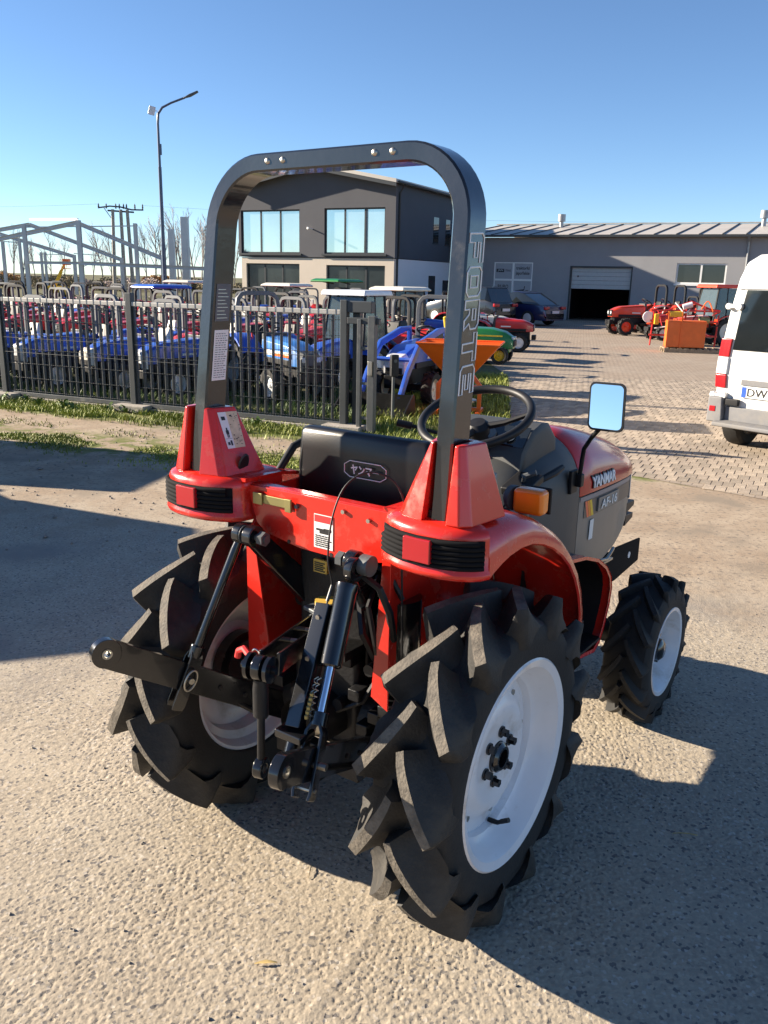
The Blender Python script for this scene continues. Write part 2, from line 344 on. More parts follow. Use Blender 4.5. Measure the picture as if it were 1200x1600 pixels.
# ------------------------------------------------------------------ block paved yard
BA = R(26.5); U = Vector((math.cos(BA), -math.sin(BA), 0)); NN = Vector((math.sin(BA), math.cos(BA), 0))      # axes of the buildings and of the paving
E0, E1 = Vector((2.4, 7.86, 0)), Vector((3.29, 7.04, 0)); ED = (E1-E0).normalized(); EN = Vector((-ED.y, ED.x, 0))
if EN.y < 0: EN = -EN
def left_edge(y): return float(np.interp(y, [6, 8.6, 9.6, 16.5, 24, 44, 80], [1.2, 1.25, 1.45, 2.35, 2.2, 2.6, 2.6]))
def in_yard(x, y, pad=0): return (Vector((x, y, 0))-E0).dot(EN) > pad and x > left_edge(y)+pad
def paver_mat():
    m = bpy.data.materials.new('block_paving'); m.use_nodes = True; nt = m.node_tree; N, L = nt.nodes, nt.links; b = N['Principled BSDF']; b.inputs['Roughness'].default_value = .9; b.inputs['Specular IOR Level'].default_value = .25
    geo = N.new('ShaderNodeNewGeometry'); mp = N.new('ShaderNodeMapping'); mp.inputs['Rotation'].default_value = (0, 0, BA); L.new(geo.outputs['Position'], mp.inputs['Vector'])
    br = N.new('ShaderNodeTexBrick'); br.inputs['Scale'].default_value = 1; br.inputs['Brick Width'].default_value = .1; br.inputs['Row Height'].default_value = .2; br.inputs['Mortar Size'].default_value = .006; br.inputs['Mortar Smooth'].default_value = .1
    br.inputs['Color1'].default_value = (.36, .29, .22, 1); br.inputs['Color2'].default_value = (.30, .24, .185, 1); br.inputs['Mortar'].default_value = (.18, .145, .115, 1); L.new(mp.outputs[0], br.inputs['Vector'])
    n = N.new('ShaderNodeTexNoise'); n.inputs['Scale'].default_value = .7; n.inputs['Detail'].default_value = 7; L.new(geo.outputs['Position'], n.inputs['Vector'])
    r = N.new('ShaderNodeMapRange'); r.inputs[1].default_value = .45; r.inputs[2].default_value = .7; L.new(n.outputs[0], r.inputs[0])
    mx = N.new('ShaderNodeMix'); mx.data_type = 'RGBA'; L.new(r.outputs[0], mx.inputs['Factor']); L.new(br.outputs[0], mx.inputs['A']); mx.inputs['B'].default_value = (.36, .31, .25, 1); 
    mm = N.new('ShaderNodeMath'); mm.operation = 'MULTIPLY'; mm.inputs[1].default_value = .45; L.new(r.outputs[0], mm.inputs[0]); L.new(mm.outputs[0], mx.inputs['Factor'])
    L.new(mx.outputs['Result'], b.inputs['Base Color'])
    bp = N.new('ShaderNodeBump'); bp.inputs['Strength'].default_value = .5; bp.inputs['Distance'].default_value = .01; bp.invert = True; L.new(br.outputs[1], bp.inputs['Height']); L.new(bp.outputs[0], b.inputs['Normal'])
    return m
pts = []
far_poly = [E0-ED*1.35, E1+ED*18, Vector((60, 20, 0)), Vector((60, 75, 0)), Vector((2.6, 75, 0)), Vector((2.6, 44, 0)), Vector((2.2, 24, 0)), Vector((2.35, 16.5, 0)), Vector((1.45, 9.6, 0))]
far = B(); far.add([(p.x, p.y, .004) for p in far_poly], [tuple(range(len(far_poly)))])
yard = far.build('paved_yard', paver_mat(), smooth=0); tag(yard, kind='structure')
mat('paver', (.36, .29, .22), .9, var=.25, vs=6, bump=.3, bs=70, dirt=(.25, .21, .165), dscale=2.2, dmin=.5, dmax=.8)
mat('paver_b', (.30, .245, .185), .9, var=.25, vs=6, bump=.3, bs=70, dirt=(.22, .18, .145), dscale=2.2, dmin=.5, dmax=.8)
mat('paver_c', (.40, .325, .245), .9, var=.2, vs=6, bump=.3, bs=70)
def pshape(b, c, jit=0):
    hx, hy, t, q = .0482, .0982, .010+jit, .004
    b.add([c+U*x*hx+NN*y*hy+Vector((0, 0, .0045)) for x, y in ((-1, -1), (1, -1), (1, 1), (-1, 1))]+[c+U*x*(hx-q)+NN*y*(hy-q)+Vector((0, 0, t)) for x, y in ((-1, -1), (1, -1), (1, 1), (-1, 1))],
          [(4, 5, 6, 7), (0, 1, 5, 4), (1, 2, 6, 5), (2, 3, 7, 6), (3, 0, 4, 7)])
cells = []
for iu in range(-60, 160):
    for iv in range(40, 180):
        c = U*(iu*.1+(.05 if iv % 2 else 0))+NN*(iv*.2)
        if c.y > 16.5 or c.x < 1 or c.x > 1.0+c.y*.56: continue
        if in_yard(c.x, c.y, .06): cells.append(c)
def vis(c):        # seen in the picture, and not behind the tractor or the van
    px = 600+FPX*c.x/(c.y*.964+.47); return 985 < px < 1230 and c.y < 9.6
cells.sort(key=lambda c: (not vis(c), c.y))
pm = []
for k, mn in enumerate(('paver', 'paver_b', 'paver_c')):
    b = B(); pshape(b, Vector((0, 0, 0))); pm.append(b.mesh('paver', mn, recalc=False, smooth=0))
for c in cells[:300]:
    o = inst(random.choice(pm), 'paver', yard, (c.x, c.y, random.uniform(-.0015, .0015)), (random.gauss(0, .008), random.gauss(0, .008), random.gauss(0, .006)))
rest = B()
for c in cells[300:]: rest.m(random.randrange(3)); pshape(rest, c, random.uniform(-.0015, .0015))
tag(rest.build('paver_field', ['paver', 'paver_b', 'paver_c'], yard, recalc=False, smooth=0), kind='stuff')
# ------------------------------------------------------------------ grass and weeds
def blades(name, spots, hmin, hmax, m, label, cat):
    n = len(spots); P = np.array(spots); a = rng.random(n)*2*math.pi; hh = rng.uniform(hmin, hmax, n); w = rng.uniform(.003, .007, n); ln = rng.uniform(.2, .9, n)*hh
    dx, dy = np.cos(a), np.sin(a); v = np.zeros((n, 5, 3))
    v[:, 0, 0] = P[:, 0]-dy*w; v[:, 0, 1] = P[:, 1]+dx*w; v[:, 1, 0] = P[:, 0]+dy*w; v[:, 1, 1] = P[:, 1]-dx*w
    mx, my, mz = P[:, 0]+dx*ln*.35, P[:, 1]+dy*ln*.35, hh*.62
    v[:, 2] = np.stack([mx+dy*w*.8, my-dx*w*.8, mz], -1); v[:, 3] = np.stack([mx-dy*w*.8, my+dx*w*.8, mz], -1); v[:, 4] = np.stack([P[:, 0]+dx*ln, P[:, 1]+dy*ln, hh], -1)
    v[:, :2, 2] = -.005
    me = bpy.data.meshes.new(name); fs = []
    for i in range(n): k = i*5; fs += [(k, k+1, k+2, k+3), (k+3, k+2, k+4)]
    me.from_pydata(v.reshape(-1, 3).tolist(), [], fs); me.materials.append(MATS[m]); return tag(inst(me, name), label, cat, kind='stuff')
def clump(x, y, s): return mnoise.noise(Vector((x*s, y*s, 3.1)))
sp = []
while len(sp) < 34000:
    e, d = random.uniform(-1.5, 7.6), random.uniform(-.9, .95)
    if e > 5.25 and d < 0: continue
    p = F0+FE*e-FB*d
    edge = .72+.35*clump(p.x, p.y, 1.1)
    if d > edge and random.random() > .12: continue
    if random.random() > .55+clump(p.x, p.y, 2.2): continue
    sp.append((p.x, p.y))
blades('grass_strip', sp, .025, .08, 'grass_blade', 'strip of bright short grass along the foot of the fence', 'grass')
sp = []
while len(sp) < 14000:
    e, d = random.uniform(-1.5, 6.6), random.gauss(2.0, .28); p = F0+FE*e-FB*d
    if clump(p.x, p.y, 1.6)+.25*clump(p.x, p.y, 6) < random.uniform(-.12, .22): continue
    sp.append((p.x, p.y))
blades('grass_patches', sp, .010, .032, 'grass_blade', 'thin patchy grass across the dirt track', 'grass')
sp = []
while len(sp) < 15000:
    x, y = random.uniform(-.4, 2.3), random.uniform(9.3, 16.5)
    if (Vector((x, y, 0))-F0).dot(FB) < 0 and x < .0: continue
    if x > left_edge(y)-.02+.12*clump(x, y, 2): continue
    if clump(x, y, 1.7) < -.25: continue
    sp.append((x, y))
blades('grass_verge', sp, .03, .13, 'grass_blade', 'rough grass between the fence end and the paved yard', 'grass')
sp = []
while len(sp) < 16000:
    e, bq = random.uniform(-3, 9), random.uniform(.05, 3.6); p = F0+FE*e+FB*bq
    if clump(p.x, p.y, 1.3) < -.1 or p.x > -.2: continue
    sp.append((p.x, p.y))
blades('grass_lot', sp, .03, .16, 'weed', 'grass growing under the tractors behind the fence', 'grass')
# broad leaved weeds by the fence
wm = []
for k in range(3):
    b = B()
    for q in range(11):
        a = random.random()*6.28; l = random.uniform(.07, .15); z = random.uniform(.03, .11); w = l*.32; d = Vector((math.cos(a), math.sin(a), 0)); s_ = Vector((-d.y, d.x, 0))
        b.add([d*.01, d*l*.4+s_*w*.5+Vector((0, 0, z*.8)), d*l*.8+s_*w*.35+Vector((0, 0, z)), d*l+Vector((0, 0, z*.75)), d*l*.8-s_*w*.35+Vector((0, 0, z)), d*l*.4-s_*w*.5+Vector((0, 0, z*.8))], [(0, 1, 5), (1, 2, 4, 5), (2, 3, 4)])
    wm.append(b.mesh('weed', 'weed', recalc=False))
WE = [(.15, .25), (.55, .2), (.9, .32), (1.25, .22), (1.45, .4), (.35, .45), (2.05, .25), (-.3, .3), (1.7, .5), (2.3, .2), (4.3, .2), (-.6, .5)]
for k, (e, d) in enumerate(WE):
    p = F0+FE*e-FB*d; o = inst(wm[k % 3], 'weed', None, (p.x, p.y, 0), (0, 0, random.random()*6), (1, 1, 1.1))
    tag(o, 'broad leaved weed growing in the grass at the foot of the fence', 'weed', 'broad leaved weeds along the fence')
# loose stones and bits on the ground
b = B(); 
for k in range(900):
    if k < 500: x, y = random.uniform(-1.4, 2.2), random.uniform(1.55, 5.5); r_ = random.uniform(.002, .0055)
    else: x, y = random.uniform(-4.6, -.8), random.uniform(5.2, 9.5); r_ = random.uniform(.004, .013)
    if k > 880: r_ = random.uniform(.015, .03)
    z = r_*.4; o0 = len(b.v)
    b.add([(x+r_*random.uniform(.7, 1.3), y, z), (x, y+r_*random.uniform(.7, 1.3), z), (x-r_*random.uniform(.7, 1.3), y, z), (x, y-r_*random.uniform(.7, 1.3), z), (x+r_*.2, y, z+r_*random.uniform(.5, .9)), (x, y, -.006)], [(0, 1, 4), (1, 2, 4), (2, 3, 4), (3, 0, 4), (1, 0, 5), (2, 1, 5), (3, 2, 5), (0, 3, 5)])
tag(b.build('loose_gravel', 'stone', recalc=False, smooth=0), 'small loose stones scattered over asphalt and dirt', 'gravel', kind='stuff')

for k, (x, y, l_, a, lab) in enumerate(((-.285, 1.835, .030, .1, 'dry yellow leaf lying on the asphalt in the left foreground'), (-.20, 2.20, .035, 1.5, 'thin dark straw lying on the asphalt left of the rear wheel'), (1.02, 2.42, .04, -.1, 'pale straw lying in the shadow right of the rear wheel'))):
    b = B(); d = Vector((math.cos(a), math.sin(a), 0)); s_ = Vector((-d.y, d.x, 0)); w_ = .006 if k == 0 else .0012; c_ = Vector((x, y, .003))
    b.loft([[c_+d*t*l_+s_*w_*q_*(1-abs(t)*.8)+Vector((0, 0, .004*(1-t*t)+z_)) for q_, z_ in ((-1, .002), (0, 0), (1, .003), (0, .0015))] for t in (-1, -.5, 0, .5, 1)])
    tag(b.build('dry_leaf' if k == 0 else 'straw', 'straw', smooth=60), lab, 'leaf' if k == 0 else 'straw')
# ------------------------------------------------------------------ office building
def fbox(b, K, s0, s1, n0, n1, z0, z1):           # a box in building axes: s along the facade, n into depth
    P = lambda s, n, z: K+U*s+NN*n+Vector((0, 0, z))
    return b.add([P(s, n, z) for s in (s0, s1) for n in (n0, n1) for z in (z0, z1)], [(0, 1, 3, 2), (4, 6, 7, 5), (0, 4, 5, 1), (2, 3, 7, 6), (0, 2, 6, 4), (1, 5, 7, 3)])
def fpoly(b, K, pts, n0, n1):                      # polygon (s,z) extruded in depth
    n = len(pts); P = lambda s, q, z: K+U*s+NN*q+Vector((0, 0, z))
    return b.add([P(s, n0, z) for s, z in pts]+[P(s, n1, z) for s, z in pts], [tuple(range(n-1, -1, -1)), tuple(range(n, 2*n))]+[(i, (i+1) % n, n+(i+1) % n, n+i) for i in range(n)])
OK = Vector((.23, 41, 0)); q = .854
zz = lambda z: 1.75+(z-1.75)*q
Wd = 10.35*q; ZM = zz(2.9); ZE = zz(6.75); RS = -Wd/2; ZR = zz(7.75)
off = empty('office_building', OK, 0, 'two storey office with dark grey upper floor over a beige ground floor', 'building')
def part(b, name, m, par, **kw):
    kw.setdefault('smooth', 0); o = b.build(name, m, None, **kw); o.parent = par; o.matrix_parent_inverse = Matrix.Translation(par.location).inverted(); return o
def wall_with_holes(b, K, s0, s1, z0, z1, holes, n0, n1):
    ss = sorted({s0, s1, *[h[0] for h in holes], *[h[1] for h in holes]}); zs = sorted({z0, z1, *[h[2] for h in holes], *[h[3] for h in holes]})
    for a, c in zip(ss, ss[1:]):
        run = None
        for e, g in zip(zs, zs[1:]):
            if any(h[0] <= a+1e-6 and c-1e-6 <= h[1] and h[2] <= e+1e-6 and g-1e-6 <= h[3] for h in holes): continue
            fbox(b, K, a, c, n0, n1, e, g)
L0 = 9.0
upW = [(-10.17*q, -6.09*q, zz(3.13), zz(5.53)), (-4.45*q, -.63*q, zz(3.13), zz(5.56))]
loW = [(-9.88*q, -6.15*q, .12, zz(2.56)), (-4.35*q, -.61*q, .12, zz(2.52))]
b = B(); wall_with_holes(b, OK, -Wd, 0, ZM+.03, ZE, upW, 0, .25); part(b, 'upper_wall', 'dark_grey_wall', off)
b = B(); fpoly(b, OK, [(-Wd, ZE), (0, ZE), (RS, ZR)], 0, .25); part(b, 'gable_wall', 'dark_grey_wall', off)
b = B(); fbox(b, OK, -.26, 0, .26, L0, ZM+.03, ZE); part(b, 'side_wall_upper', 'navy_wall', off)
b = B(); fbox(b, OK, -.30, -.05, .26, L0, 0, ZM); part(b, 'side_wall_lower', 'white_wall', off)
b = B(); wall_with_holes(b, OK, -Wd+.12, -.05, 0, ZM, loW, .05, .25); part(b, 'lower_wall', 'beige_wall', off)
b = B(); fbox(b, OK, -Wd, -Wd+.25, .26, L0, ZM+.03, ZE); fbox(b, OK, -Wd+.12, -Wd+.3, .26, L0, 0, ZM); fbox(b, OK, -Wd, 0, L0, L0+.2, 0, ZE); part(b, 'rear_walls', 'dark_grey_wall', off)
b = B(); fbox(b, OK, -Wd+.3, -.3, .27, L0-.01, ZM-.15, ZM); part(b, 'floor_slab', 'concrete', off)
b = B(); fbox(b, OK, -Wd+.31, -.31, 2.6, 2.7, .0, ZE-.1); part(b, 'inner_partition', 'inside_dark', off)
rf = B()
for s_ in (-1, 1):
    e0 = -Wd-.25 if s_ < 0 else .25
    zE = ZE-.02; 
    fpoly(rf, OK, [(RS, ZR+.02), (e0, zE), (e0, zE+.16), (RS, ZR+.18)], -.55, L0+.3)
roof = part(rf, 'roof', 'roof_metal', off)
for s_ in (-1, 1):
    b = B(); e0 = -Wd-.24 if s_ < 0 else .24; fpoly(b, OK, [(RS, ZR-.14), (e0, ZE-.18), (e0, ZE-.025), (RS, ZR+.015)], -.53, -.49); o = part(b, 'soffit_board', 'frame_dark', off)
b = B(); b.cyl(OK+U*.33+NN*-.4+Vector((0, 0, ZE+.02)), OK+U*.33+NN*(L0+.2)+Vector((0, 0, ZE-.02)), .06, n=8); part(b, 'gutter', 'frame_dark', off, smooth=40)
b = B(); b.tube([OK+U*s+NN*n+Vector((0, 0, z)) for s, n, z in ((.3, .3, ZE-.02), (.06, .3, ZE-.4), (.06, .3, ZM+.12), (.0, .3, ZM-.05), (.0, .3, .1))], .045, 8); part(b, 'downpipe', 'frame_dark', off, smooth=40)
def window3(h, glass, n0, div=3, sill=True, par=off, K=OK, fm='frame_dark', nm='window'):
    s0, s1, z0, z1 = h; b = B(); t = .07
    for a, c in ((s0, s0+t), (s1-t, s1)): fbox(b, K, a, c, n0, n0+.07, z0, z1)
    fbox(b, K, s0+t, s1-t, n0+.002, n0+.068, z1-t, z1); fbox(b, K, s0+t, s1-t, n0+.002, n0+.068, z0, z0+t)
    for k in range(1, div): sm = s0+(s1-s0)*k/div; fbox(b, K, sm-t*.6, sm+t*.6, n0+.004, n0+.066, z0+t, z1-t)
    w = part(b, nm, fm, par)
    for k in range(div):
        a, c = s0+(s1-s0)*k/div+t*.5, s0+(s1-s0)*(k+1)/div-t*.5; g = B(); fbox(g, K, a, c, n0+.03, n0+.04, z0+t*.5, z1-t*.5); g.build('pane', glass, w, smooth=0)
    if sill: g = B(); fbox(g, K, s0-.12, s1+.12, -.08, n0, z0-.09, z0-.005); g.build('sill', 'frame_dark', w, smooth=0)
    return w
for h_ in upW: window3(h_, 'window_glass', .08)
for h_ in loW: window3(h_, 'blind', .16, sill=False, nm='glazed_door')
for h_ in loW:
    b = B(); s0, s1, z0, z1 = h_
    for k in range(30): s = s0+.1+(s1-s0-.2)*k/29; fbox(b, OK, s-.03, s+.03, .30, .305, z0+.05, z1-.1)
    part(b, 'vertical_blinds', 'panel_grey', off)
# side openings are framed boxes let into the shaded wall
for (n0, n1, z0, z1) in ((5.09*q, 5.85*q, zz(3.97), zz(5.41)), (6.94*q, 7.6*q, zz(3.95), zz(5.39))):
    b = B(); fbox(b, OK, -.01, .012, n0, n1, z0, z1); w = part(b, 'side_window', 'dark_glass', off); b = B(); fbox(b, OK, -.01, .05, n0-.05, n1+.05, z0-.06, z0-.003); part(b, 'side_window_sill', 'frame_dark', off)
b = B(); fbox(b, OK, -.06, -.03, 4.74*q, 5.7*q, .0, zz(2.07)); part(b, 'side_door', 'dark_glass', off); b = B(); fbox(b, OK, -.06, -.03, 6.9*q, 7.8*q, .0, zz(1.83)); part(b, 'side_door', 'dark_glass', off)
b = B(); c = OK+U*(-5.24*q)+Vector((0, 0, zz(4.46))); b.cyl(c, c-NN*.22, .03, n=8); b.tube([c-NN*.2, c-NN*.24+U*.0, c-NN*.42-U*.02+Vector((0, 0, .02))], [.055, .06, .055], 10); part(b, 'security_camera', 'white', off, smooth=40)
# ------------------------------------------------------------------ warehouse
WK = Vector((9.27, 44.35, 0)); WL, WR, WZ = -6.5, 24.0, 4.02
wh = empty('warehouse', WK, 0, 'long grey single storey warehouse with a half open shutter door', 'warehouse')
def wpart(b, name, m, **kw): return part(b, name, m, wh, **kw)
door = (-.11, 2.87, 0, 2.58); sgn = (-4.21, -2.12, 1.0, 2.80); win = (4.98, 7.23, 1.9, 2.85)
b = B(); wall_with_holes(b, WK, WL, WR, 0, WZ, [door, sgn, win], 0, .25); wpart(b, 'front_wall', 'ware_wall')
b = B(); fbox(b, WK, WL, WL+.25, .26, 14, 0, WZ); fbox(b, WK, WR-.25, WR, .26, 14, 0, WZ); fbox(b, WK, WL, WR, 14, 14.25, 0, WZ); wpart(b, 'outer_walls', 'ware_wall')
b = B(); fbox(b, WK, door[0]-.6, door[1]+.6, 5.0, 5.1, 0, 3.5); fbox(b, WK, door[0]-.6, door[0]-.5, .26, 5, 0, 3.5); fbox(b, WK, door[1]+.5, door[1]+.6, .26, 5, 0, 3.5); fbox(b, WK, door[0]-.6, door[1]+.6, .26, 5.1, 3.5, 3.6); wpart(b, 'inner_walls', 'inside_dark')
RZ = 5.08; b = B(); P = lambda s, n, z: WK+U*s+NN*n+Vector((0, 0, z)); rdist = 7.1
b.add([P(s, n, z) for s in (WL-.2, WR+.2) for n, z in ((-.45, 4.04), (-.45, 4.12), (rdist, RZ), (rdist, RZ-.1))], [(0, 1, 2, 3), (4, 7, 6, 5), (1, 5, 6, 2), (0, 3, 7, 4), (0, 4, 5, 1), (3, 2, 6, 7)])
b.add([P(s, n, z) for s in (WL-.2, WR+.2) for n, z in ((14.7, 4.04), (14.7, 4.12), (rdist+.001, RZ), (rdist+.001, RZ-.1))], [(0, 1, 2, 3), (4, 7, 6, 5), (1, 5, 6, 2), (0, 3, 7, 4), (0, 4, 5, 1), (3, 2, 6, 7)])
wroof = wpart(b, 'roof', 'roof_metal')
sb = B(); a0 = Vector((0, 0, 0))
sl = Vector((0, 0, 0))
sb.add([U*x+NN*n+Vector((0, 0, z)) for x in (-.02, .02) for n, z in ((-.46, 4.115), (-.46, 4.165), (rdist, RZ+.045), (rdist, RZ-.005))], [(0, 1, 2, 3), (4, 7, 6, 5), (1, 5, 6, 2), (0, 3, 7, 4), (0, 4, 5, 1), (3, 2, 6, 7)])
sm_ = sb.mesh('roof_seam', 'seam_dark', smooth=0)
s = WL+.15
while s < 14:
    inst(sm_, 'roof_seam', wroof, WK+U*s); s += 1.02
b = B(); fbox(b, WK, WL-.2, WR+.2, -.52, -.455, 4.02, 4.13); wpart(b, 'eaves_gutter', 'frame_dark')
b = B(); fbox(b, WK, WL-.2, WR+.2, rdist-.15, rdist+.15, RZ+.03, RZ+.08); wpart(b, 'ridge_cap', 'rail_light')
b = B(); b.tube([P(8.06, -.45, 4.05), P(8.06, -.1, 3.85), P(8.06, -.06, 3.6), P(8.06, -.06, .1)], .05, 8); wpart(b, 'downpipe', 'galv', smooth=40)
for k in range(2):      # shutter sections, each its own slat
    pass
for k in range(5):
    b = B(); z0 = 1.56+k*.205; fbox(b, WK, door[0]+.02, door[1]-.02, .10, .14, z0, z0+.198); wpart(b, 'shutter_section', 'door_panel', bevel=.008)
b = B(); fbox(b, WK, door[0]-.06, door[0], -.015, .1, 0, 2.62); fbox(b, WK, door[1], door[1]+.06, -.015, .1, 0, 2.62); fbox(b, WK, door[0]-.06, door[1]+.06, -.015, .1, 2.58, 2.66); wpart(b, 'door_frame', 'frame_dark')
b = B(); fbox(b, WK, .2, .27, .085, .1, 2.12, 2.2); wpart(b, 'shutter_label', 'ink_black')
window3(win, 'dark_glass', .05, 2, False, wh, WK, 'white'); b = B(); fbox(b, WK, win[0]-.05, win[1]+.05, -.06, .05, win[2]-.08, win[2]-.003); wpart(b, 'window_sill', 'white')
# sign window of four foiled panes
mat('foil_grey', (.36, .37, .39), .5, var=.04)
s0, s1, z0, z1 = sgn; b = B(); t = .05
for a, c in ((s0, s0+t), (s1-t, s1), ((s0+s1)/2-t, (s0+s1)/2+t)): fbox(b, WK, a, c, .0, .08, z0, z1)
fbox(b, WK, s0, s1, .002, .078, 1.87, 1.97); fbox(b, WK, s0, s1, .002, .078, z1-t, z1); fbox(b, WK, s0, s1, .002, .078, z0, z0+t); wpart(b, 'sign_frame', 'white')
b = B(); fbox(b, WK, s0+t*.5, s1-t*.5, .04, .06, z0+t*.5, z1-t*.5); wpart(b, 'sign_panel', 'foil_grey')
def wtext(body, s, z, size, m, width=None, n=.036, bold=.004, par=wh):
    o = text(body, size, m, 'lettering', None, None, width=width, bold=bold); o.parent = par; o.matrix_parent_inverse = Matrix.Translation(par.location).inverted(); o.matrix_basis = frame(P(s, n, z), U, (0, 0, 1)); return o
sc_ = (s0+s1)/2
wtext('traktorki', s0+1.55, 2.52, .22, 'ink_black', .72); wtext('japońskie', s0+1.55, 2.25, .22, 'ink_black', .74); wtext('BIURO', s0+.52, 1.58, .26, 'ink_black', .58)
b = B(); fbox(b, WK, s0+.12, s0+.54, .034, .038, 2.30, 2.47); wpart(b, 'logo_block', 'ink_black'); wtext('JAN', s0+.33, 2.385, .15, 'foil_grey', .3, n=.031); wtext('-TRAK', s0+.74, 2.385, .15, 'ink_grey', .36)
# printed tractor silhouette
b = B(); c0 = s0+1.55
for (cs, cz, r0, r1) in ((c0+.28, 1.22, .20, .11), (c0-.18, 1.13, .11, .05)):
    n_ = 24; vs = [P(cs+math.cos(2*math.pi*i/n_)*r_, .037, cz+math.sin(2*math.pi*i/n_)*r_) for r_ in (r0, r1) for i in range(n_)]
    b.add(vs, [(i, (i+1) % n_, n_+(i+1) % n_, n_+i) for i in range(n_)])
fpoly(b, WK, [(c0-.42, 1.22), (c0+.1, 1.26), (c0+.12, 1.46), (c0-.1, 1.44), (c0-.36, 1.38)], .034, .038); fpoly(b, WK, [(c0+.1, 1.4), (c0+.14, 1.4), (c0+.17, 1.62), (c0+.13, 1.62)], .034, .038)
wpart(b, 'printed_tractor', 'ink_black')
for s_, hgt in ((-2.16, .30), (8.23, .36)):
    b = B(); base = WK+U*s_+NN*(rdist-2.2)+Vector((0, 0, RZ-.6)); b.cyl(base, base+Vector((0, 0, hgt+.35)), .11, n=12); b.cyl(base+Vector((0, 0, hgt+.35)), base+Vector((0, 0, hgt+.72)), .21, n=16); wpart(b, 'roof_vent', 'galv', smooth=40)
# ------------------------------------------------------------------ steel frame under construction, far left
def az(px, py, D):     # position at depth D seen in direction of a picture point (used once to lay the far things out)
    v = ci*((px-600)/FPX)-cj*((py-800)/FPX)+fw; v = v/v.y; return Vector((0, 0, CAMH))+v*D
hb = [(-.5, -.5), (.5, -.5), (.5, -.38), (.08, -.38), (.08, .38), (.5, .38), (.5, .5), (-.5, .5), (-.5, .38), (-.08, .38), (-.08, -.38), (-.5, -.38)]
sf = empty('steel_frame_building', (-20, 60, 0), 0, 'bare galvanised portal frame of a hall under construction', 'steel frame')
def sbeam(p, q_, w, name):
    b = B(); b.tube([p, q_], w*.56, sec=hb); o = b.build(name, 'galv_frame', None, smooth=0); o.parent = sf; o.matrix_parent_inverse = Matrix.Translation(sf.location).inverted(); return o
for (rx, ry, ex, ey, lx, ly, D) in ((120, 348, 254, 404, -60, 386, 62), (46, 351, 190, 406, -120, 380, 68), (-12, 362, 116, 401, -160, 390, 74)):
    Rg, Er, El = az(rx, ry, D), az(ex, ey, D), az(lx, ly, D)
    sbeam(Rg, Er, .5, 'rafter'); sbeam(Rg, El, .5, 'rafter'); sbeam(Vector((Er.x, Er.y, 0)), Er+Vector((0, 0, .15)), .42, 'column'); sbeam(Vector((El.x, El.y, 0)), El, .42, 'column')
sbeam(az(47, 343, 67.8), az(122, 343, 62.2), .3, 'ridge_beam')
for px, py, D, w in ((37, 350, 58, .42), (122, 344, 58, .5), (211, 349, 58, .40), (30, 374, 66, .32), (4, 378, 66, .36), (64, 394, 72, .3), (70, 394, 72, .3)):
    t = az(px, py, D); sbeam(Vector((t.x, t.y, 0)), t, w, 'column')
sbeam(az(38, 355, 57.9), az(211, 353, 57.9), .12, 'tie_rail'); sbeam(az(42, 410, 57.8), az(123, 411, 57.8), .3, 'eaves_beam'); sbeam(az(126, 411, 57.8), az(345, 421, 57.8), .42, 'eaves_beam'); sbeam(az(128, 417, 59), az(160, 404, 62), .1, 'brace'); sbeam(az(115, 396, 66), az(155, 399, 66), .1, 'purlin'); sbeam(az(0, 377, 66), az(30, 379, 66), .12, 'purlin'); sbeam(az(60, 397, 72), az(115, 398, 72), .1, 'purlin')
for px, py, D, w, nm in ((267, 358, 70, .46, 'rear concrete column beside the street lamp, the shorter one'), (288, 339, 64, .52, 'tall concrete column standing free right of the street lamp')):
    t = az(px, py, D); b = B(); b.box((0, 0, t.z/2), (w, w, t.z)); tag(b.build('concrete_column', 'galv_frame', None, (t.x, t.y, 0), bevel=.02), nm, 'column')
# boom lift among the frame
bl = az(100, 440, 60); lift = empty('boom_lift', (bl.x, bl.y, 0), 0, 'yellow boom lift raised beside the steel frame', 'boom lift')
b = B(); b.box((-.9, 0, .75), (2.4, 1.6, .7)); b.build('chassis', 'yellow_paint', lift, bevel=.06)
for x in (-1.7, -.1):
    for y in (-.85, .85): b = B(); b.lathe([(0, -.15), (.3, -.15), (.42, -.1), (.42, .1), (.3, .15), (0, .15)], (x, y, .42), 'Y', 20); b.build('wheel', 'rubber', lift)
b = B(); b.tube([(-1.4, 0, 1.0), (-.25, 0, 2.35)], .16, sec=[(-1, -1), (1, -1), (1, 1), (-1, 1)]); b.tube([(-.3, 0, 2.3), (.35, 0, 3.05)], .11, sec=[(-1, -1), (1, -1), (1, 1), (-1, 1)]); b.build('boom', 'yellow_paint', lift, smooth=0)
b = B(); b.box((.55, 0, 2.55), (.9, .8, .06)); b.box((.55, 0, 3.1), (.9, .8, .5)); b.build('basket', 'orange_paint', lift, bevel=.02)
lift.scale = (.5, .5, .80)
# ------------------------------------------------------------------ street lamp, power pole, wires
lp = az(258, 446, 36); lamp = empty('street_lamp', (lp.x, lp.y, 0), 0, 'tall dark blue street lamp with a bent arm and small floodlight', 'street lamp')
b = B(); b.tube([(0, 0, 0), (0, 0, 3.0)], [.095, .09], 12); b.tube([(0, 0, 3.0), (0, 0, 5.9)], [.075, .07], 12); b.build('post', 'lamp_blue', lamp)
b = B(); b.tube([(0, 0, 5.9), (0, 0, 7.5), (.03, 0, 7.85), (.2, 0, 8.08), (.55, 0, 8.25), (1.1, 0, 8.45)], [.055, .05, .05, .045, .04, .04], 10); b.build('arm', 'lamp_blue', lamp)
b = B(); b.tube([(1.05, 0, 8.43), (1.3, 0, 8.53), (1.62, 0, 8.68)], [.05, .11, .08], sec=[(-1, -.35), (1, -.35), (.8, .4), (-.8, .4)]); b.build('lamp_head', 'steel_grey', lamp, bevel=.015)
